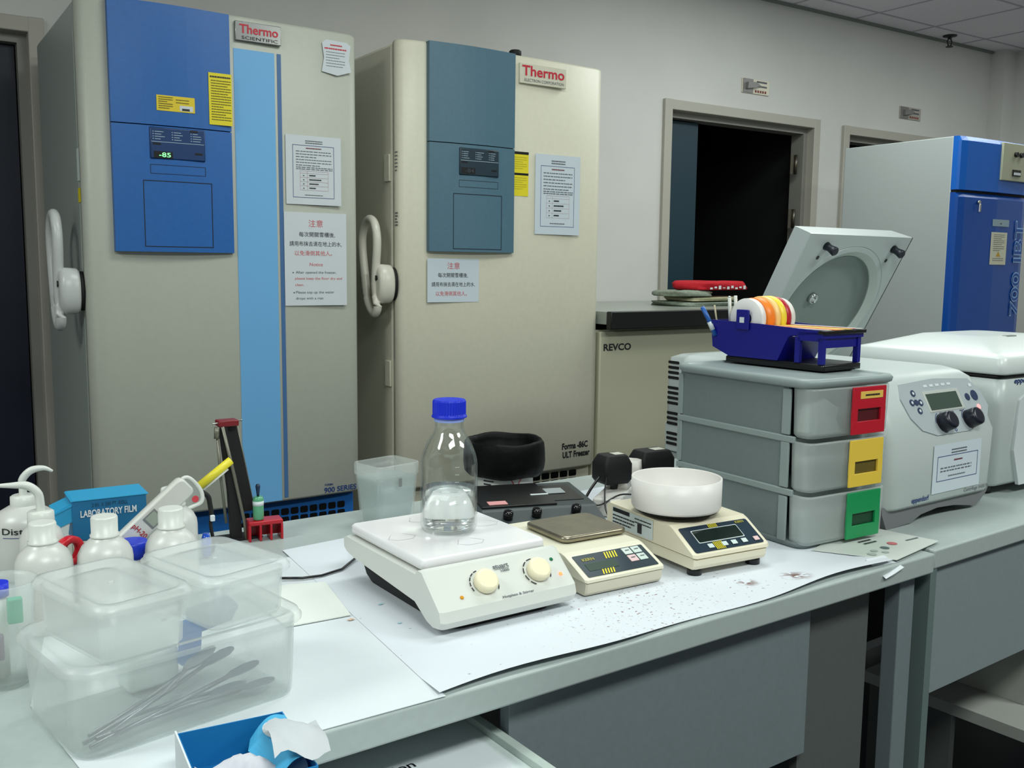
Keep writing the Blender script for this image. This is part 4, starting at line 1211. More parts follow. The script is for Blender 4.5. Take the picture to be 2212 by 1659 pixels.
b.box(0, .004, .012, .06, .054, .07); b.box(0, .008, .055, .066, .012, .060)
b.build('front_legs', m_db, TD)
b = B(); b.box(-.006, WD + .006, -.003, .012, .068, .0745, .001); b.build('cutter_bar', m_dk, TD)
b = B(); b.lathe([(.0075, 0), (.0075, WD + .006)], (-.003, .19, .088), 20, ax='x'); b.box(-.0045, -.0005, .174, .206, .066, .106, .006)
b.mats = [m_db]; sp_ = b.build('spindle', m_db, TD)
B().box(-.0053, -.0045, .185, .196, .080, .091).build('price_sticker', m_paper, sp_)
cols = [(0.006, .014, (228, 226, 224), .040, 'white', 'tape roll nearest the drawer side, leftmost of the row'), (.024, .022, (240, 130, 34), .041, 'orange', ''), (.048, .012, (244, 206, 130), .044, 'pale yellow', ''), (.062, .016, (240, 214, 60), .0445, 'yellow', ''),
        (.080, .014, (176, 20, 40), .043, 'dark red', ''), (.098, .013, (226, 222, 214), .040, 'cream white', '')]
import mathutils
for (x0, w, c, r, nm, ex) in cols:
    b = B(); b.lathe([(.014, 0), (r - .001, 0), (r, .001), (r, w - .001), (r - .001, w), (.014, w)], (x0, .19, .088), 40, False, False, ax='x')
    b.lathe([(.014, w), (.014, 0)], (x0, .19, .088), 40, False, False, ax='x')
    o = b.build('tape_roll', mat('tape_' + nm.replace(' ', '_'), c, .4)); o.location = TD.location; o.rotation_euler = TD.rotation_euler
    tag(o, nm + ' tape roll' + (' at the left end of' if nm == 'white' else ' at the right end of' if nm == 'cream white' else ' in') + ' the row on the blue dispenser', 'tape roll', 'tape rolls on the blue dispenser')
b = B()
for i, (x0, w, c, r, nm, ex) in enumerate(cols):
    b.use(mat('tape_' + nm.replace(' ', '_'), c, .4))
    b.box(x0 + .001, x0 + w - .001, -.004 if i % 2 else .0, .155, .0752 + .0002 * i, .0758 + .0002 * i)
o = b.build('tape_ends'); o.location = TD.location; o.rotation_euler = TD.rotation_euler
tag(o, 'coloured tape ends pulled forward over the cutter bar', 'tape')
def onTD(o): o.location = TD.location; o.rotation_euler = TD.rotation_euler
b = B(); b.tube([(.030, .245, .04), (.020, .243, .10), (.016, .242, .128)], [.0035, .0035, .0035], 10); b.lathe([(.0035, 0), (.002, .003)], (.016, .242, .128), 10)
o = b.build('cotton_swab_stick', m_white); onTD(o); tag(o, 'left of two white plastic sticks standing behind the tape rolls', 'stick', 'white sticks in the dispenser')
b = B(); b.tube([(.052, .250, .04), (.044, .248, .10), (.040, .247, .131)], [.0035, .0035, .0035], 10)
o = b.build('cotton_swab_stick', m_white); onTD(o); tag(o, 'right of two white plastic sticks standing behind the tape rolls', 'stick', 'white sticks in the dispenser')
t = thing('marker_pen', 'blue marker pen leaning out of the left end of the dispenser', 'pen', TD.location, 3)
b = B(); b.tube([(.0, .262, .05), (-.012, .272, .085), (-.022, .280, .108)], .0045, 10); b.build('barrel', mat('pen_blue', (30, 90, 170), .35), t)
b = B(); b.tube([(-.004, .2655, .062), (-.010, .2705, .078)], .0049, 10); b.build('pen_label', m_paper, t)
b = B(); b.tube([(.012, .258, .04), (.003, .264, .088), (-.001, .266, .112)], .0018, 8)
o = b.build('wire_loop', mat('beige_wire', (190, 178, 150), .5)); onTD(o); tag(o, 'thin beige rod beside the blue marker in the dispenser', 'rod')

# ------------------------------------------------------------ centrifuge 5430 (front right)
m_cw = mat('centrifuge_white', (188, 196, 194), .35)
m_cg = mat('centrifuge_grey', (176, 184, 184), .35)
CF = thing('centrifuge', 'compact white centrifuge with two dark dials and a taped notice, right of the drawers', 'centrifuge', (1.553, 1.074, BT), 2)

b = B()
w = .383
def cfring(z, y0, ins, fl=0.0):
    return [(x, y, z) for x, y in rrect(ins, w - ins + fl, y0, .56, .035, 6)]
b.loft([cfring(.036, .004, .004), cfring(.042, .0, .002), cfring(.165, .0, .0, .006), cfring(.22, .030, .0, .010), cfring(.268, .056, .004, .008), cfring(.280, .070, .012), cfring(.287, .095, .026), cfring(.289, .13, .05)])
body = b.build('housing', m_cw, CF)
b = B()
P0 = [(.002, .043), (w - .002, .043), (w - .010, .030), (w - .035, .012), (w - .055, .006), (w * .66, .017), (w * .50, .020), (w * .35, .014), (.10, .002), (.02, .0), (.004, .03)]
b.loft([[(x, .010, z) for x, z in P0], [(x, .022, z - .0) for x, z in P0], [(x, .5, z) for x, z in P0]], smooth=False)
bs = b.build('base', mat('cf_base_grey', (112, 114, 116), .45), CF)
pA, pB = Vector((0, 0, .165)), Vector((0, .06, .275)); V_ = (pB - pA).normalized(); N_ = X.cross(V_)
def onpl(u, v): 
    O = pA + V_ * v + Vector((u, 0, 0)); return Matrix(((1, V_.x, N_.x, O.x), (0, V_.y, N_.y, O.y), (0, V_.z, N_.z, O.z), (0, 0, 0, 1)))
b = B(); b.xf(onpl(0, 0)); out_ = [(.100, .115), (.22, .121), (.345, .114), (.372, .085), (.380, .050), (.350, .018), (.27, .004), (.16, .004), (.118, .018), (.096, .045), (.088, .085)]
b.loft([[(u, v, -.004) for u, v in out_], [(u, v, .0022) for u, v in out_]], smooth=False)
pn = b.build('control_panel', mat('cf_panel', (172, 180, 184), .3), CF)
b = B(); b.xf(onpl(0, 0)); b.box(.166, .292, .051, .095, .0022, .0034, .001); s_ = b.build('display_bezel', mat('bezel_grey', (186, 190, 184), .35), pn)
b = B(); b.xf(onpl(0, 0)); b.box(.172, .281, .055, .089, .0034, .0042); b.build('display', m_lcd, pn)
for u in (.193, .288):
    b = B(); b.xf(onpl(u, .027)); b.lathe([(.0195, .002), (.0185, .022), (.017, .026), (.012, .027)], seg=28)
    for v in b.bm.verts: pass
    b.build('dial', mat('dial_navy', (14, 18, 34), .35), pn)
m_btn = mat('button_navy', (34, 50, 86), .4)
for u, v, r in ((.134, .094, .007), (.119, .0755, .007), (.147, .0735, .007), (.134, .0575, .007), (.133, .0748, .0065), (.316, .0738, .008), (.343, .0755, .0115)):
    b = B(); b.xf(onpl(u, v)); b.lathe([(r, .0022), (r, .0034)], seg=20)
    if r == .007: b.use(m_btn); b.mats = [m_btn]; b.use(m_paperg).lathe([(r * .45, .0036), (r * .45, .0038)], seg=12)
    b.build('button', m_btn if r != .007 else None, pn)
b = B(); b.xf(onpl(.343, .050)); b.lathe([(.0055, .0022), (.0055, .0032)], seg=16); b.build('indicator_lamp', mat('pink_lamp', (255, 120, 120), .3, emit=1.0), pn)
b = B(); b.xf(onpl(0, 0)); b.use(m_paper)
for k in range(5): b.prect((0, 0, .0023), X, Y, .178 + .021 * k, .191 + .021 * k, .104, .109)
b.prect((0, 0, .0023), X, Y, .337, .348, .095, .102, .0006); b.use(m_inkg)
for u in (.195, .235, .268): b.prect((0, 0, .0023), X, Y, u, u + .01, .046, .049, .0006)
b.use(m_inkb)
b.dashring((.193, .027, .0023), X, Y, .0215, .023, PI * .6, PI * 1.0, 1, .05); b.dashring((.288, .027, .0023), X, Y, .0215, .023, PI * .55, PI * .95, 1, .05)
for (u, v) in ((.222, .036), (.228, .010)): b.dashring((u, v, .0023), X, Y, .003, .0048, 0, 2 * PI, 1, 0)
b.build('panel_print', None, pn)
b = B().use(m_inkb); b.text('eppendorf', (.082, -.0005, .0485), X, Z, .058, .014, .02, 'l')
b.use(m_inkg).text('Centrifuge 5430 R', (.266, -.0005, .0470), X, Z, .090, .010, .0, 'l')
b.build('lettering', None, CF)
b = B(); b.box(-.0004, .0006, 0, 0.001, 0, .001)
b.bm.free()
def cfn(b, O, w_, h_):
    b.use(m_inkg).dashes(O, X, Z, w_ * .36, w_ * .68, h_ * .88, h_ * .06, 2, h_ * .025)
    b.use(m_inkb).frame(O, X, Z, w_ * .08, w_ * .93, h_ * .24, h_ * .76, .0012)
    b.use(mat('dark_red_ink', (120, 50, 60), .6)).dashes(O, X, Z, w_ * .42, w_ * .60, h_ * .66, h_ * .05, 1, h_ * .03)
    b.use(m_inkg).dashes(O, X, Z, w_ * .15, w_ * .8, h_ * .52, h_ * .065, 2, h_ * .025, fill=.7); b.dashes(O, X, Z, w_ * .32, w_ * .68, h_ * .34, h_ * .05, 1, h_ * .025, fill=.7)
a_ = math.radians(2)
sheet('usage_notice', 'white notice with blue ruled box taped to the front of the compact centrifuge', 'notice', (1.553 + .147 * math.cos(a_) + .0012 * math.sin(a_), 1.074 + .147 * math.sin(a_) - .0012 * math.cos(a_), BT + .054), .172, .096, mat('paper_bluish', (206, 216, 224), .6), cfn, deg=2)

# ------------------------------------------------------------ closed big centrifuge
CB = thing('large_centrifuge', 'large white centrifuge with its broad lid closed, behind the compact one', 'centrifuge', (2.0, 1.122, BT + .0), 0)
b = B(); b.rbox([(.022, .006, .496, .012, .36, .02), (.03, .0, .50, .004, .37, .02), (.20, .0, .50, .0, .37, .02), (.258, .0, .50, .0, .37, .02)], 5); b.build('housing', m_cw, CB)
b = B(); b.rbox([(.258, .004, .496, .004, .366, .015), (.268, .004, .496, .004, .366, .015)], 4); b.build('lid_gasket', m_black, CB)
b = B(); b.rbox([(.268, -.004, .504, -.004, .374, .016), (.272, -.006, .506, -.006, .376, .016), (.302, -.004, .504, -.003, .374, .016), (.306, .0, .50, .001, .37, .016), (.312, .02, .48, .025, .35, .02), (.336, .14, .40, .13, .30, .03), (.337, .18, .36, .15, .27, .03)], 5)
ld = b.build('lid', mat('lid_white', (216, 222, 220), .3), CB)
b = B(); b.box(.235, .275, .126, .140, .3355, .3375, .001); b.build('lid_mark', mat('mark_grey', (120, 124, 124), .5), ld)
for px_, py_ in ((.04, .05), (.46, .05), (.04, .33), (.46, .33)): B().lathe([(.018, 0), (.016, .024)], (px_, py_, 0), 16).build('foot', m_black, CB)
b = B().use(m_inkb); b.text('eppendorf', (.048, -.0005, .252), X, Z, .10, .016, .02, 'l'); b.build('lettering', None, CB)
b = B().use(m_inkg); b.dashes((-.0005, 0, 0), -Y, Z, -.275, -.225, .245, .01, 1, .005); b.build('side_mark', None, CB)
b = B(); b.prism([(.06, .10), (.09, .02), (.30, .02), (.30, .225), (.10, .225), (.07, .21)], lambda u, v, q: (u, q, v), -.004, 0.004); b.build('front_panel', mat('cf_front_grey', (206, 212, 214), .35), CB)

# ------------------------------------------------------------ open big centrifuge
CO = thing('large_centrifuge', 'large centrifuge with its lid raised open, behind the drawer unit', 'centrifuge', (2.05, 1.53, BT), 0)
b = B(); b.rbox([(.0, .004, .432, .004, .684, .02), (.01, .0, .436, .0, .69, .02), (.16, .0, .436, .0, .69, .02), (.215, .004, .432, .006, .685, .02), (.226, .02, .416, .03, .66, .03)], 5); b.build('housing', m_cw, CO)
B().box(.001, .435, .33, .688, -.079, .012, .004).build('rear_skirt', m_cw, CO)
b = B(); b.lathe([(.15, .2205), (.15, .2225), (.135, .2225), (.13, .2225)], (.218, .26, 0), 40); b.build('rotor_opening', m_black, CO)
b = B()
for r in range(17):
    if r in (4, 9, 13): continue
    z = .200 - r * .0158
    b.prect((-.0006, 0, 0), -Y, Z, -.679, -.630, z - .0045, z + .0045, .0004, r=.004)
b.build('side_vents', m_blackm, CO)
# lid (in its own tilted frame)
A = Vector((0, .155, 1.296 - BT)); Vd = Vector((0, .187, -.348)).normalized(); No = X.cross(Vd) 
if No.y < 0: No = -No
ML = Matrix(((1, Vd.x, No.x, A.x), (0, Vd.y, No.y, A.y), (0, Vd.z, No.z, A.z), (0, 0, 0, 1)))
b = B(); b.xf(ML)
def lr(n, u0, u1, v0, v1, r): return [(x, y, n) for x, y in rrect(u0, u1, v0, v1, r, 4)]
WL, HL = .436, .470
# face with a circular opening: ring of quads from the rectangle to the circle
cu, cv, Rr = .218, .235, .185
NSEG = 64
circ = [(cu + Rr * math.cos(2 * PI * k / NSEG), cv + Rr * math.sin(2 * PI * k / NSEG)) for k in range(NSEG)]
def rectpt(k):
    a = 2 * PI * k / NSEG; c, s_ = math.cos(a), math.sin(a)
    t = min(((WL - cu) / c if c > 1e-6 else (-cu) / c if c < -1e-6 else 9), ((HL - cv) / s_ if s_ > 1e-6 else (-cv) / s_ if s_ < -1e-6 else 9))
    return (cu + t * c, cv + t * s_)
RP = [rectpt(k) for k in range(NSEG)]
for (cx_, cy_) in ((0, 0), (WL, 0), (0, HL), (WL, HL)):
    k = min(range(NSEG), key=lambda i: (RP[i][0] - cx_) ** 2 + (RP[i][1] - cy_) ** 2); RP[k] = (cx_, cy_)
def sc(P, f, n): return [(WL / 2 + (u - WL / 2) * f, HL / 2 + (v - HL / 2) * f, n) for u, v in P]
def cr(r, n): return [(cu + r * math.cos(2 * PI * k / NSEG), cv + r * math.sin(2 * PI * k / NSEG), n) for k in range(NSEG)]
b.loft([sc(RP, .80, .078), sc(RP, .90, .074), sc(RP, .955, .066), sc(RP, .995, .012), sc(RP, 1.0, .006), sc(RP, 1.0, .0)], cap1=False, smooth=False)
b.loft([sc(RP, 1.0, .0), cr(.203, .0)], False, False, smooth=False)
b.loft([cr(.203, .0), cr(.201, .002), cr(.199, .0), cr(.186, .0)], False, False, smooth=False)
lid = b.build('lid', m_cg, CO)
b = B(); b.xf(ML); b.loft([cr(.186, .0), cr(.180, .004), cr(.166, .014)], False, False); b.build('lid_seal_ring', mat('seal_grey', (186, 196, 190), .4), lid)
b = B(); b.xf(ML); b.loft([cr(.1665, .012), cr(.166, .030), cr(.15, .040), cr(.06, .044), cr(.002, .044)], False, True); b.build('lid_bowl', mat('bowl_grey', (128, 140, 136), .45), lid)
b = B(); b.xf(ML); b.lathe([(.016, .043), (.016, .034), (.012, .030), (.012, .036), (.006, .036), (.005, .026)], (.186, .218, 0), 28); b.build('centre_nut', mat('chrome', (220, 220, 220), .1, metal=1), lid)
for u, v in ((.083, .034), (.375, .037)):
    b = B(); b.xf(ML); b.lathe([(.012, .0), (.0095, -.012), (.011, -.022), (.013, -.032), (.009, -.036)], (u, v, 0), 20); b.build('lock_pin', mat('pin_navy', (20, 26, 38), .4), lid)
b = B(); b.xf(ML)
for u, v in ((.070, .069), (.368, .074)): b.lathe([(.006, -.0006), (.004, .0006)], (u, v, 0), 12)
b.build('pin_hole', m_black, lid)
b = B(); b.xf(ML); b.box(WL - .0005, WL + .003, .0, HL, .0, .004); b.build('edge_seal', m_blackm, lid)
for u in (.05, .36): 
    b = B(); b.box(u, u + .03, .40, .50, .20, .24, .004); b.build('hinge', m_grey, CO)

# ------------------------------------------------------------ food boxes at left
def lidded_box(root_name, label, cat, loc, deg, w, d, h, taper, r, group=None, clear=None):
    t = thing(root_name, label, cat, loc, deg, group)
    tubm = clear or m_frost2
    th = .0014
    b = B()
    hb = h - .008
    L = [(0, taper + .004, w - taper - .004, taper + .004, d - taper - .004, r * .8), (.005, taper, w - taper, taper, d - taper, r), (hb, .003, w - .003, .003, d - .003, r)]
    I = [(hb, .003 + th, w - .003 - th, .003 + th, d - .003 - th, r), (.006, taper + th, w - taper - th, taper + th, d - taper - th, r), (.0045, taper + .006, w - taper - .006, taper + .006, d - taper - .006, r * .8)]
    b.rbox(L + I, 6)
    b.build('box_body', tubm, t)
    b = B()
    z = hb
    b.rbox([(z - .003, -.0025, w + .0025, -.0025, d + .0025, r + .003), (z - .001, -.004, w + .004, -.004, d + .004, r + .004), (z + .003, -.004, w + .004, -.004, d + .004, r + .004), (z + .0045, -.002, w + .002, -.002, d + .002, r + .003), (z + .0085, -.001, w + .001, -.001, d + .001, r + .003),
            (z + .0085, .006, w - .006, .006, d - .006, r), (z + .004, .010, w - .010, .010, d - .010, r), (z + .004, .020, w - .020, .020, d - .020, r), (z + .0065, .024, w - .024, .024, d - .024, r * .8), (z + .0062, .035, w - .035, .035, d - .035, r * .5)], 6, cap0=False)
    b.lathe([(.003, z + .0063), (.002, z + .0078)], (w / 2, d / 2, 0), 10)
    b.build('box_lid', m_frost, t)
    return t
lidded_box('food_box', 'large clear lidded plastic box holding steel spatulas, lowest of the stack of three', 'box', (.136, .951, BT + .0016), 10.5, .258, .168, .097, .006, .028)
BZ = BT + .0016 + .0975
lidded_box('food_box', 'small clear square box with lid on top of the big one, nearer the left bottles', 'box', (.163, .939, BZ), 16.5, .098, .150, .062, .005, .016, clear=frosted('frosted_tub2', (252, 255, 254), .76, gloss=.025, trl=.5))
lidded_box('food_box', 'small clear square box with lid on top of the big one, toward the stirrer', 'box', (.276, .975, BZ), 17.0, .104, .142, .060, .005, .016, clear=frosted('frosted_tub2', (252, 255, 254), .76, gloss=.025, trl=.5))
# contents of the large box
m_spat = mat('spatula_steel', (150, 150, 158), .3, metal=.8)
bx = Matrix.Translation((.136, .951, BT + .0016)) @ Matrix.Rotation(math.radians(10.5), 4, 'Z')
def in_box(o): o.matrix_world = bx; return o
for k, (x0, y0, z0, x1, y1, z1, rr, lab) in enumerate(((.022, .020, .010, .215, .050, .030, .0026, 'nearest the front wall'), (.020, .032, .010, .200, .075, .040, .0024, 'with its blade raised'), (.030, .026, .014, .225, .038, .016, .0022, 'lying lowest'),
        (.030, .045, .010, .19, .10, .03, .0022, 'deepest to the back'), (.045, .022, .018, .175, .065, .048, .002, 'crossing the others'), (.05, .06, .008, .20, .060, .012, .002, 'flat in the middle'))):
    b = B()
    b.tube([(x0, y0, z0), ((x0 + x1) / 2, (y0 + y1) / 2, (z0 + z1) / 2), (x1 - .03, y1 - .004, z1 - .003)], [rr, rr, rr], 8)
    d_ = Vector((x1 - x0, y1 - y0, z1 - z0)).normalized(); s_ = Vector((-d_.y, d_.x, 0)).normalized()
    P = Vector((x1 - .035, y1 - .005, z1 - .004))
    ring = [P + d_ * a + s_ * c for a, c in ((0, -.003), (.012, -.008), (.032, -.009), (.042, -.005), (.045, 0), (.042, .005), (.032, .009), (.012, .008), (0, .003))]
    b.loft([[tuple(q) for q in ring], [tuple(q + Vector((0, 0, .0014))) for q in ring]], smooth=False)
    o = in_box(b.build('spatula', m_spat))
    tag(o, 'long steel spatula in the large clear box, ' + lab, 'spatula', 'spatulas in the large clear box')
b = B(); b.prism([(0, 0), (.022, -.004), (.026, .05), (.004, .048)], lambda u, v, q: (.155 + u, q, .030 + v), .10, .112)
tag(in_box(b.build('blue_packet', mat('packet_blue', (30, 110, 190), .5))), 'small blue packet standing inside the large clear box', 'packet')
b = B(); b.prism([(0, 0), (.05, .006), (.06, .022), (.05, .034), (.0, .028)], lambda u, v, q: (.180 + u, q, .052 + v), .125, .14)  # a loose blue lid lying in the box
tag(in_box(b.build('blue_lid', mat('blue_lid_dull', (70, 120, 180), .5))), 'dull blue lid at the back of the large clear box', 'stopper')
b = B(); b.box(.10, .16, .115, .150, .006, .05, .006); tag(in_box(b.build('white_packet', m_paperg)), 'pale packet inside the large clear box beside the blue one', 'packet')

# ------------------------------------------------------------ bottles
def plastic_bottle(loc, label, r=.0355, h=.146, name='plastic_bottle', grp='white capped milky bottles behind the boxes'):
    t = thing(name, label, 'bottle', loc, 0, grp)
    b = B(); b.lathe([(r * .9, 0), (r, .005), (r, h * .60), (r * .97, h * .66), (r * .84, h * .725), (r * .62, h * .775), (r * .50, h * .80), (r * .47, h * .83)], seg=40); b.build('bottle_body', m_bottlep, t)
    b = B()
    b.lathe([(r * .52, h * .81), (r * .53, h * .815), (r * .53, h * .83), (r * .48, h * .835), (r * .485, h * .985), (r * .45, h), (r * .40, h)], seg=40)
    b.build('screw_cap', m_white, t)
    return t
pb = plastic_bottle((.170, 1.37, BT), 'milky bottle with white cap, second from the left and nearest the small box')
dup(pb, (.245, 1.362, BT), 20, 'milky bottle with white cap in front of the blue film box')
dup(pb, (.332, 1.360, BT), 40, 'milky bottle with white cap in front of its twin, left of the black stand')
dup(pb, (.366, 1.485, BT), 10, 'milky bottle with white cap behind its twin, beside the grey meter')
def wash_bottle(loc, r, h, label, deg, spout, cap_r, text=False):
    t = thing('wash_bottle', label, 'bottle', loc, deg, None)
    b = B(); b.lathe([(r * .92, 0), (r, .006), (r, h * .62), (r * .96, h * .72), (r * .80, h * .80), (r * .52, h * .86), (r * .42, h * .88)], seg=40); b.build('bottle_body', m_bottlep, t)
    b = B(); b.lathe([(cap_r, h * .86), (cap_r * 1.02, h * .87), (cap_r, h * .985), (cap_r * .85, h), (.006, h)], seg=36); b.build('screw_cap', m_white, t)
    b = B(); n = len(spout); b.tube(curve([(x, 0, h + z) for x, z in spout], 6), [.0058 - .0040 * max(0, (i / ((n - 1) * 6)) - .62) / .38 for i in range((n - 1) * 6 + 1)], 12)
    b.build('spout', m_white, t)
    if text:
        b = B(); va = -PI / 2 + .0
        vs, fs = text_geo('Distilled', .01)
        x0 = min(v[0] for v in vs); x1 = max(v[0] for v in vs)
        b.use(m_ink); L_ = .062
        nv = []
        for v in vs:
            u = (v[0] - x0) / (x1 - x0) * L_; a = va - .62 + u / r
            nv.append(b.v(((r + .0006) * math.cos(a), (r + .0006) * math.sin(a), h * .60 + v[1] * .014)))
        for f in fs: b.face([nv[i] for i in f])
        b.use(m_inkb)
        for i in range(6):
            a0, a1 = va - .6 + i * .12, va - .6 + (i + 1) * .12
            b.poly([((r + .0006) * math.cos(q), (r + .0006) * math.sin(q), z) for q, z in ((a0, h * .555), (a1, h * .555), (a1, h * .562), (a0, h * .562))])
        b.build('printed_label', None, t)
    return t
# yaw so local +x runs across the view
wash_bottle((.178, 1.631, BT), .046, .128, 'milky wash bottle printed in dark letters, spout curving right, at the left edge', -12, [(0, -.006), (0, .012), (.0, .024), (.012, .037), (.030, .040), (.043, .034)][:6], .0185, True)
wash_bottle((.182, 1.475, BT), .030, .137, 'plain milky wash bottle whose spout curves left, behind the milky bottle', 172, [(0, -.006), (0, .012), (.003, .026), (.016, .037), (.036, .039), (.058, .040)], .0175)
t = thing('blue_cap_jar', 'jar with royal blue screw lid between the milky bottles', 'jar', (.288, 1.402, BT))
b = B(); b.lathe([(.018, 0), (.020, .004), (.020, .07), (.018, .075)], seg=32); b.build('jar_body', m_bottlep, t)
b = B(); b.lathe([(.0215, .072), (.0215, .092), (.020, .095)], seg=40); b.build('screw_cap', mat('cap_blue', (16, 50, 190), .4), t)
# plastic cup left with assorted things
t = thing('measuring_cup', 'clear plastic cup of oddments at the left edge, in front of the bottles', 'cup', (.105, 1.215, BT))
b = B(); b.lathe([(.026, 0), (.028, .004), (.036, .115), (.0385, .118), (.0385, .122), (.0365, .122), (.034, .115), (.0265, .006), (.001, .006)], seg=44, cap1=True); b.build('cup_wall', m_frost2, t)
for (dx, dy_, z0_, w_, h_, c, nm, lab) in ((-.004, .006, .004, .020, .112, (20, 60, 200), 'blue_capped_tube', 'blue capped tube standing in the clear cup'), (.012, -.010, .07, .016, .030, (60, 170, 130), 'green_packet', 'green packet in the clear cup'),
        (-.008, -.012, .03, .014, .03, (150, 120, 140), 'mauve_packet', 'mauve packet low in the clear cup')):
    if 'tube' in nm:
        b = B(); b.use(m_bottlep).lathe([(.010, 0), (.010, .1)], seg=20); b.use(m_blueclip).lathe([(.0125, .096), (.0125, .112)], seg=24)
    else:
        b = B(); b.use(mat(nm, c, .5)).box(-w_ / 2, w_ / 2, -w_ / 3, w_ / 3, 0, h_, .002)
    o = b.build(nm, None, None, (.105 + dx, 1.215 + dy_, BT + z0_ + .0022)); tag(o, lab, nm.split('_')[-1])

# laboratory film box on a carton
t = thing('carton', 'small cream carton lying under the blue film box', 'carton', (.205, 1.495, BT), -3)
b = B(); b.box(.02, .125, 0, .08, 0, .078, .001); b.build('carton_body', mat('carton_cream', (206, 204, 190), .6), t)
b = B().use(m_inkg); b.dashes((0, 0, 0), X, Z, .025, .06, .07, .008, 2, .003); b.use(mat('dark_red_ink', (120, 50, 60), .6)).text('STANDARD', (.027, 0, .052), X, Z, .032, .005, .01, 'l'); b.build('print', None, t)
t = thing('film_box', 'blue laboratory film box with torn open end, propped on the carton', 'box', (.226, 1.497, BT + .0785), -1.5)
m_fb = mat('film_blue', (18, 104, 150), .5); m_fbl = mat('film_blue_light', (40, 150, 196), .45)
b = B(); b.use(m_fb).box(0, .104, 0, .072, 0, .060, .0012)
for f in b.bm.faces:
    if f.normal.z > .9: f.material_index = 0
bb = b.build('box_body', None, t)
b = B(); b.prism([(-.001, .0600), (.105, .0600), (.107, .0612), (.100, .0612), (.002, .0612)], lambda u, v, q: (u, q, v), -.0012, .073); b.build('box_top', m_fbl, bb)
b = B(); b.prism([(0, .03), (-.020, .022), (-.024, .045), (0, .058)], lambda u, v, q: (u, q, v), .002, .0032); b.prism([(0, .055), (-.024, .045), (-.022, .043), (0, .053)], lambda u, v, q: (u, q, v), .0, .06); b.build('end_flap', m_fbl, bb)
b = B(); b.prism([(-.001, .04), (-.014, -.04), (-.026, -.042), (-.018, .036)], lambda u, v, q: (u, q, v), .004, .006); b.build('inner_flap', m_paperg, bb)
b = B().use(m_paper); b.text('LABORATORY FILM', (.050, -.0013, .0405), X, Z, .078, .0105, .025, eps=.0006); b.use(mat('film_ink', (10, 60, 90), .5)).text('2 IN. X 250 FT. ROLL', (.052, -.0013, .0525), X, Z, .05, .0055, .01, eps=.0006); b.build('lettering', None, bb)
# red tape ring
b = B(); b.lathe([(.012, -.006), (.0205, -.006), (.0215, -.004), (.0215, .004), (.0205, .006), (.012, .006), (.012, -.006)], seg=36, cap0=False, cap1=False, ax='y')
o = b.build('tape_roll', mat('tape_red', (190, 16, 34), .3), None, (.214, 1.452, BT + .079), math.radians(28)); tag(o, 'glossy red tape roll glimpsed between two milky bottles', 'tape roll')
b = B(); b.box(0, .05, 0, .03, 0, .056, .003); o = b.build('grey_block', m_grey, None, (.190, 1.452, BT), 0); tag(o, 'dull grey block supporting the red tape roll behind the bottles', 'block')

# pH meter leaning
t = thing('ph_meter', 'pale grey handheld pH meter with small display, leaning between bottles and stand', 'meter', (.272, 1.425, BT + .002))
ax_ = Vector((.088, .045, .145)).normalized(); U2 = ax_; W2 = Vector((ax_.z, 0, -ax_.x)).normalized()
N3 = U2.cross(W2)
if N3.y > 0: W2 = -W2; N3 = -N3
O3 = Vector((.006, .0, .077))
U2v = Vector((.080, .0, .068)).normalized(); W2v = Vector((-.068, 0, .080)).normalized(); N3 = U2v.cross(W2v).normalized(); W2v = N3.cross(U2v)
MP = Matrix(((U2v.x, W2v.x, N3.x, O3.x), (U2v.y, W2v.y, N3.y, O3.y), (U2v.z, W2v.z, N3.z, O3.z), (0, 0, 0, 1)))
b = B(); b.xf(MP); b.rbox([(-.018, -.037, .125, -.013, .013, .007), (-.015, -.040, .128, -.016, .016, .009), (-.003, -.040, .128, -.016, .016, .009), (.0, -.037, .125, -.013, .013, .007)], 4); b.build('meter_body', mat('meter_grey', (206, 206, 200), .4), t)
b = B(); b.xf(MP); b.box(.048, .070, -.011, .010, .0, .0015, .0004); d_ = b.build('display_bezel', m_grey, t)
b = B(); b.xf(MP); b.box(.0505, .0675, -.009, .008, .0015, .0021); b.build('display', mat('lcd_pale', (150, 160, 146), .2), d_)
b = B(); b.xf(MP); b.use(mat('meter_red', (170, 50, 60), .5)); b.text('pH-20', (.033, .0, .0004), -Y, X, .026, .010, .02, eps=.0006)
b.build('lettering', None, t)
# clear rounded case behind the meter
t = thing('clear_case', 'clear plastic case with white rounded rim, blue and red marks, behind the bottles', 'case', (.360, 1.525, BT))
P = [(.000, .100), (.012, .120), (.024, .140), (.034, .150), (.044, .148), (.056, .134), (.062, .120), (.060, .108), (.045, .102), (.02, .094)]
b = B(); b.tube(curve([(x, 0, z) for x, z in P + [P[0]]], 4)[:-1], .0032, 8, True); b.build('case_rim', m_white, t)
b = B(); b.prism([(x, z) for x, z in P], lambda u, v, q: (u, q, v), .0, .012); b.build('case_wall', m_frost2, t)
b = B(); b.box(.002, .045, .0, .02, 0, .098, .004); b.build('case_foot', m_frost2, t)
b = B().use(mat('logo_blue', (90, 130, 190), .5)); b.text('HI', (.034, -.0034, .134), X, Z, .014, .008, .02); b.use(mat('logo_red', (200, 60, 70), .5)).patch((.050, -.0036, .115), X, Z, [(.0055 * math.cos(k * PI / 8), .0055 * math.sin(k * PI / 8)) for k in range(16)]); b.build('print', None, t)
b = B(); b.lathe([(.0, .0), (.014, .0), (.014, .05), (.012, .052)], (.318, 1.535, BT + .083), 28, cap0=False); b.bm.normal_update()
o = b.build('paper_roll', mat('paper_roll', (205, 208, 206), .7)); tag(o, 'small white printed paper roll at the right end of the film box', 'paper roll')
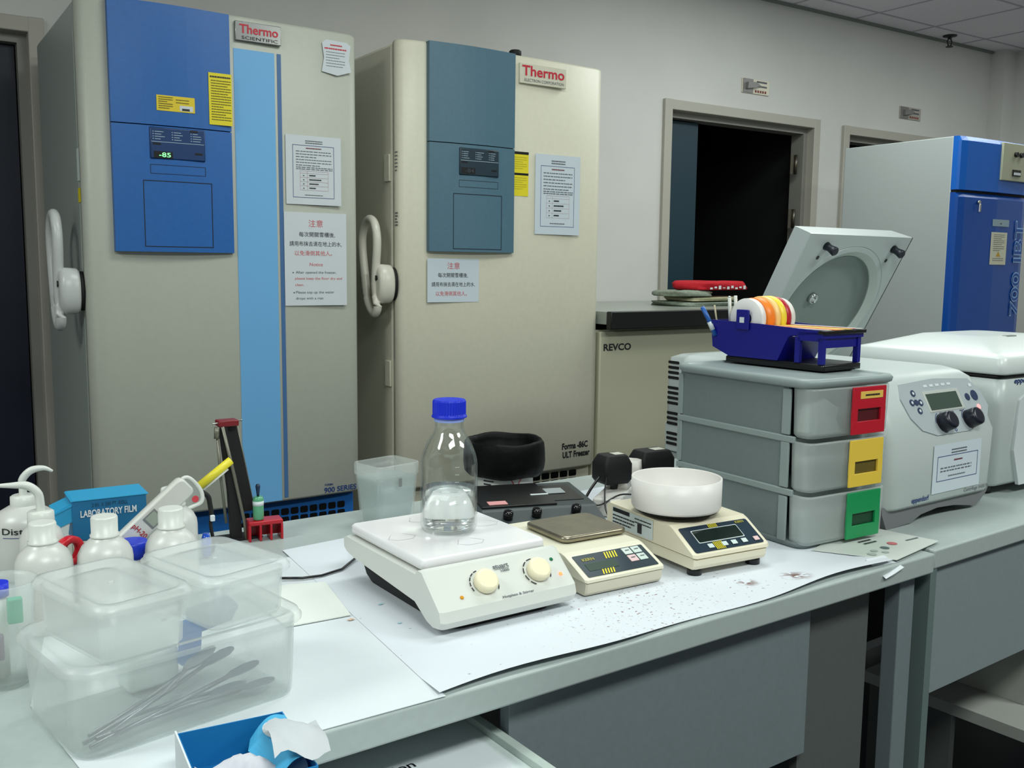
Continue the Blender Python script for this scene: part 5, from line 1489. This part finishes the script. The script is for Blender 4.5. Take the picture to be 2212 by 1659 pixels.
b = B(); b.box(-.014, .014, -.014, .014, 0, .083, .002); o = b.build('tissue_carton', m_paperg, None, (.318, 1.535, BT)); tag(o, 'narrow pale carton under the small paper roll', 'carton')

# ------------------------------------------------------------ folding stand with rods, marker, strap
t = thing('folding_stand', 'tall black folding stand with steel rods and red top, left of the blue freezer stripe', 'stand', (.510, 1.655, BT))
b = B(); b.prism([(-.021, .212), (-.009, .212), (.010, .10), (.015, .0), (-.004, .0), (-.008, .09)], lambda u, v, q: (u, q, v), -.006, .006); b.build('arm', m_blackm, t)
b = B(); b.prism([(-.014, .214), (.010, .213), (.018, .18), (.040, .062), (.042, .048), (.018, .046), (.010, .07), (-.006, .15)], lambda u, v, q: (u, q, v), .008, .016); b.build('arm', m_blackm, t)
m_rod = mat('rod_grey', (120, 118, 106), .4, metal=.5)
b = B(); b.tube([(-.026, -.008, .196), (-.022, -.008, .12), (-.014, -.008, .035)], .0026, 8); b.tube([(-.026, -.008, .206), (-.027, -.008, .186)], .0045, 10); b.build('rod', m_rod, t)
b = B(); b.tube([(-.017, -.010, .206), (.001, -.010, .12), (.018, -.010, .03), (.020, -.010, .0)], .0030, 8); b.build('rod', m_rod, t)
b = B(); b.tube([(.017, .020, .205), (.030, .020, .13), (.044, .020, .05)], .0024, 8); b.build('rod', m_rod, t)
b = B(); b.box(-.022, .013, -.008, .018, .205, .216, .002); b.build('hinge_block', mat('dark_red', (120, 16, 26), .4), t)
b = B(); b.tube([(-.031, 0, .211), (.022, .004, .213)], .0014, 8); b.build('hinge_pin', m_steel, t)
b = B(); b.box(-.03, .05, -.012, .03, 0, .004, .001); b.build('base', m_blackm, t)
t = thing('yellow_marker', 'yellow marker pen with clear clip held across the black stand', 'pen', (.445, 1.625, BT + .111))
b = B(); b.tube([(0, 0, 0), (.056, .004, .038)], .0072, 14); b.build('barrel', mat('marker_yellow', (226, 212, 50), .4), t)
b = B(); b.tube([(.004, -.003, -.008), (.050, .001, .024)], .0020, 8); b.build('clip', m_white, t)
b = B(); b.tube(curve([(.437, 1.58, BT + .111), (.446, 1.578, BT + .103), (.449, 1.578, BT + .088), (.451, 1.578, BT + .070), (.449, 1.578, BT + .055), (.454, 1.58, BT + .02), (.452, 1.585, BT + .004)]), [.0042 if i < 26 else .003 for i in range(49)], 8)
tag(b.build('wrist_strap', m_blackm), 'black wrist strap hanging down in front of the stand', 'strap')
b = B(); b.box(-.0035, .0035, -.003, .003, 0, .010, .001); tag(b.build('strap_tag', m_paper, None, (.4505, 1.571, BT + .062)), 'small white tag on the black wrist strap', 'tag')
b = B(); b.lathe([(.003, .0), (.0075, .004), (.0082, .03), (.005, .042)], (.440, 1.575, BT), 18); tag(b.build('blue_vial', mat('vial_blue', (30, 80, 190), .15)), 'small translucent blue vial standing under the wrist strap', 'vial')
# red rack with green vial
t = thing('tube_rack', 'small red plastic rack holding the green vial, right of the black stand', 'rack', (.529, 1.625, BT), -8)
m_rr = mat('rack_red', (178, 14, 34), .3)
b = B(); b.box(0, .060, 0, .034, .028, .036, .002)
for x0 in (0, .0185, .037, .056): b.box(x0, x0 + .004, 0, .034, 0, .029, .001)
b.box(.004, .056, .031, .034, .003, .028); b.build('rack_frame', m_rr, t)
t = thing('green_vial', 'green labelled glass vial with dark blue tip standing on the red rack', 'vial', (.550, 1.636, BT + .0362))
b = B(); b.lathe([(.0085, 0), (.0095, .002), (.0095, .038), (.007, .042)], seg=24); b.build('vial_body', mat('vial_green', (90, 160, 120), .2), t)
b = B(); b.lathe([(.0097, .026), (.0097, .034)], seg=24); b.build('vial_label', m_paper, t)
b = B(); b.lathe([(.002, .042), (.003, .05), (.0042, .060), (.003, .064)], seg=14); b.build('dropper_tip', mat('tip_blue', (10, 40, 70), .4), t)

# ------------------------------------------------------------ open blue carton at the bottom
GB = thing('glove_box', 'open bright blue carton with white oval prints at the bottom edge', 'box', (.213, .838, BT + .002), -5)
m_gi = mat('glove_blue', (14, 116, 178), .55); m_gl = mat('glove_blue_light', (66, 168, 214), .5)
hB = .040
b = B(); b.box(0, .101, .058, .0592, 0, hB); b.box(0, .101, -.06, -.0588, 0, hB); b.box(0, .0012, -.0588, .058, 0, hB); b.box(.0998, .101, -.0588, .058, 0, hB); b.box(0, .101, -.06, .059, 0, .001); b.build('carton_walls', m_gi, GB)
b = B(); b.box(-.0022, -.0006, -.06, .059, 0, hB + .003); b.build('carton_edge', m_paper, GB)
def flap(P0, m, name, prints=None):
    b = B().use(m); n = 12
    R1 = []
    for i in range(n + 1):
        s_ = i / n
        R1.append([Vector(p) + (Vector(q) - Vector(p)) * s_ + Vector((0, 0, .010 * math.sin(PI * s_))) for p, q in P0])
    for a, c in zip(R1[:-1], R1[1:]):
        for i in range(len(a) - 1): b.face([b.v(a[i]), b.v(a[i + 1]), b.v(c[i + 1]), b.v(c[i])])
    return b.build(name, None, GB)
fl = flap([((.101, .050, hB), (.064, .040, hB - .012)), ((.101, .02, hB), (.056, .014, hB - .010)), ((.101, -.02, hB), (.066, -.02, hB - .008)), ((.101, -.055, hB), (.072, -.05, hB - .004))], m_gl, 'top_flap')
b = B().use(m_paper); O = Vector((.083, .012, hB + .0045))
b.patch(O, X, Y, [(.013 * math.cos(k * PI / 10), .020 * math.sin(k * PI / 10)) for k in range(20)], .002); b.use(m_ink).text('PAW', O + Vector((.0, .004, 0)), -Y, X, .018, .006, .01, eps=.0028)
b.build('oval_print', None, fl)
b = B()
R2 = []
rn = random.Random(11)
for j in range(9):
    R2.append([(.003 + .092 * i / 14, -.055 + .065 * j / 8, .028 + .016 * math.sin(i * .8 + j * .5) * .5 + .010 * math.cos(j * .9 + i * .3)) for i in range(15)])
for a, c in zip(R2[:-1], R2[1:]):
    for i in range(14): b.face([b.v(a[i]), b.v(a[i + 1]), b.v(c[i + 1]), b.v(c[i])], True)
bmesh.ops.remove_doubles(b.bm, verts=b.bm.verts, dist=1e-5)
o = b.build('tissue', mat('tissue', (206, 206, 214), .8)); o.matrix_world = Matrix.Translation((.2145, .836, BT + .001)) @ Matrix.Rotation(math.radians(-5), 4, 'Z')
tag(o, 'crumpled pale lilac tissue coming out of the blue carton', 'tissue')
b = B()
R3 = []
for j in range(7):
    t_ = j / 6
    R3.append([(.062 + .052 * i / 8 + .006 * t_, -.052 + .066 * t_ + .004 * math.sin(i), .054 + .010 * math.sin(PI * t_) + .004 * math.sin(i * .9 + j) - .010 * (i / 8) ** 2) for i in range(9)])
G3 = [[b.v(p) for p in r] for r in R3]
for a, c in zip(G3[:-1], G3[1:]):
    for i in range(8): b.face([a[i], a[i + 1], c[i + 1], c[i]], True)
o = b.build('wrapping_sheet', mat('wrap_grey', (188, 192, 196), .7)); o.matrix_world = Matrix.Translation((.2145, .836, BT + .001)) @ Matrix.Rotation(math.radians(-5), 4, 'Z')
tag(o, 'pale grey thin sheet draped over the right end of the blue carton', 'sheet')
